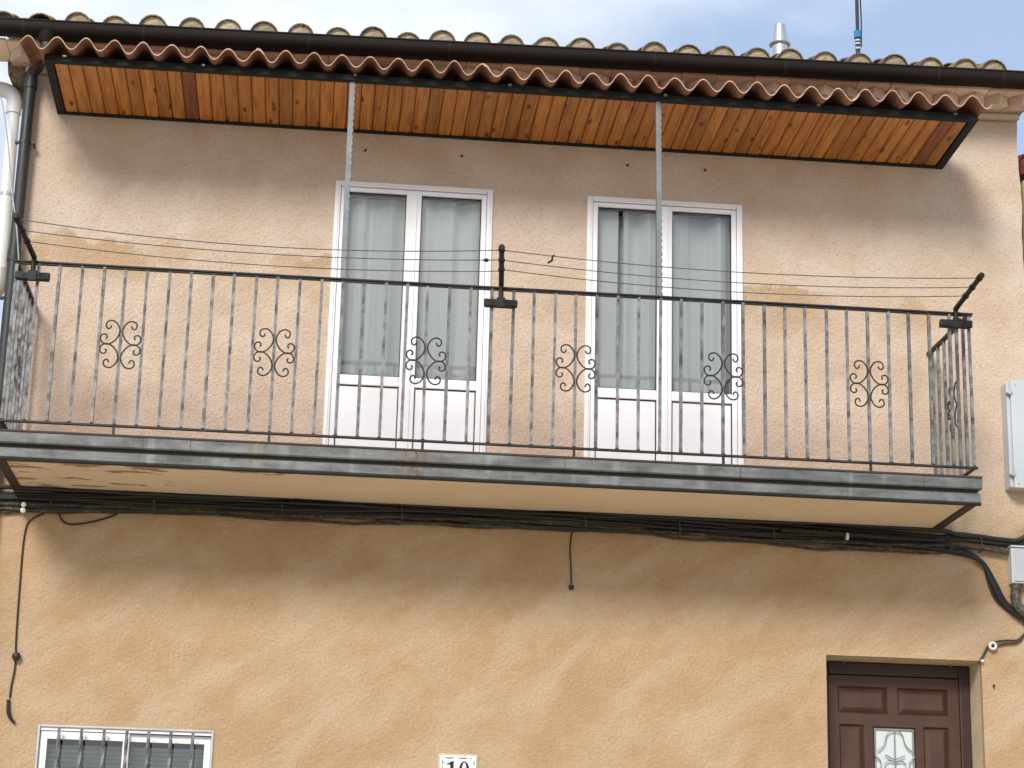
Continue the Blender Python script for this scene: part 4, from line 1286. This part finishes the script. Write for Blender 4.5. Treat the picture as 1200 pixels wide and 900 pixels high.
# ------------------------------------------------------------------ house number
a = at(516, 885, -0.015); b = at(558.5, 887, -0.015)
W_, H_ = b.x - a.x, 0.20
zt = a.z
pq = empty('house_number', (a.x+W_/2, 0, zt-H_), 'white glazed plaque with the black number 10', 'house number')
MB().box(a.x-0.012, b.x+0.012, -0.008, 0.006, zt-H_-0.012, zt+0.013).build('mortar_edge', M['reveal'], pq, bevel=0.006)
MB().box(a.x, b.x, -0.020, -0.0085, zt-H_, zt).build('plaque', M['plaque'], pq, bevel=0.003)
bd = MB()
def dash(u0, u1, w0, w1): bd.box(a.x+u0, a.x+u1, -0.0208, -0.0203, zt-w1, zt-w0)
for u0, u1 in ((0.030, 0.092), (0.116, 0.178), (0.192, 0.204)):
    dash(u0, min(u1, W_-0.02), 0.012, 0.0165); dash(u0+0.012, min(u1, W_-0.02)-0.010, 0.0168, 0.020); dash(u0, min(u1, W_-0.02), H_-0.0165, H_-0.012)
for w0, w1 in ((0.030, 0.060), (0.072, 0.13), (0.145, 0.175)):
    dash(0.012, 0.017, w0, w1); dash(0.0172, 0.021, w0+0.008, w1-0.008); dash(W_-0.017, W_-0.012, w0, w1); dash(W_-0.021, W_-0.0172, w0+0.008, w1-0.008)
bd.build('border', M['blueink'], pq)
DT, DB = zt-0.034, zt-0.170
# digit 1
x1c = a.x + W_*0.325
one = [(-0.011, DB+0.008), (-0.030, DB+0.008), (-0.030, DB), (0.030, DB), (0.030, DB+0.008), (0.011, DB+0.008), (0.011, DT), (0.004, DT), (-0.020, DT-0.014), (-0.032, DT-0.018), (-0.032, DT-0.024), (-0.011, DT-0.024)]
MB().prism_y([(x1c+u, z) for u, z in one], -0.0215, -0.0204).build('digit', M['ink'], pq)
# digit 0
x0c = a.x + W_*0.665; zc0 = (DT+DB)/2; hh = (DT-DB)/2
vs = []; fs = []; n = 32
for yy in (-0.0215, -0.0204):
    for (rx, rz) in ((0.035, hh), (0.0155, hh-0.007)):
        vs += [(x0c+rx*math.cos(2*math.pi*k/n), yy, zc0+rz*math.sin(2*math.pi*k/n)) for k in range(n)]
for k in range(n):
    k2 = (k+1) % n
    fs += [(k, k2, n+k2, n+k), (2*n+k, 3*n+k, 3*n+k2, 2*n+k2), (k, 2*n+k, 2*n+k2, k2), (n+k, n+k2, 3*n+k2, 3*n+k)]
MB().add(vs, fs).build('digit', M['ink'], pq)

# thin cable crossing in front of the white vent pipe
tag(MB().tube(spline([at(-6, 100, -0.03), at(2, 118, -0.03), at(9, 165, -0.04), at(13, 215, -0.09), at(19, 262, -0.14), at(22, 305, -0.14), at(23.5, 345, -0.1)], 8), 0.005, 6).build('cable', M['alu'], None, smooth=True),
    'thin pale cable running down past the white vent pipe', 'cable')
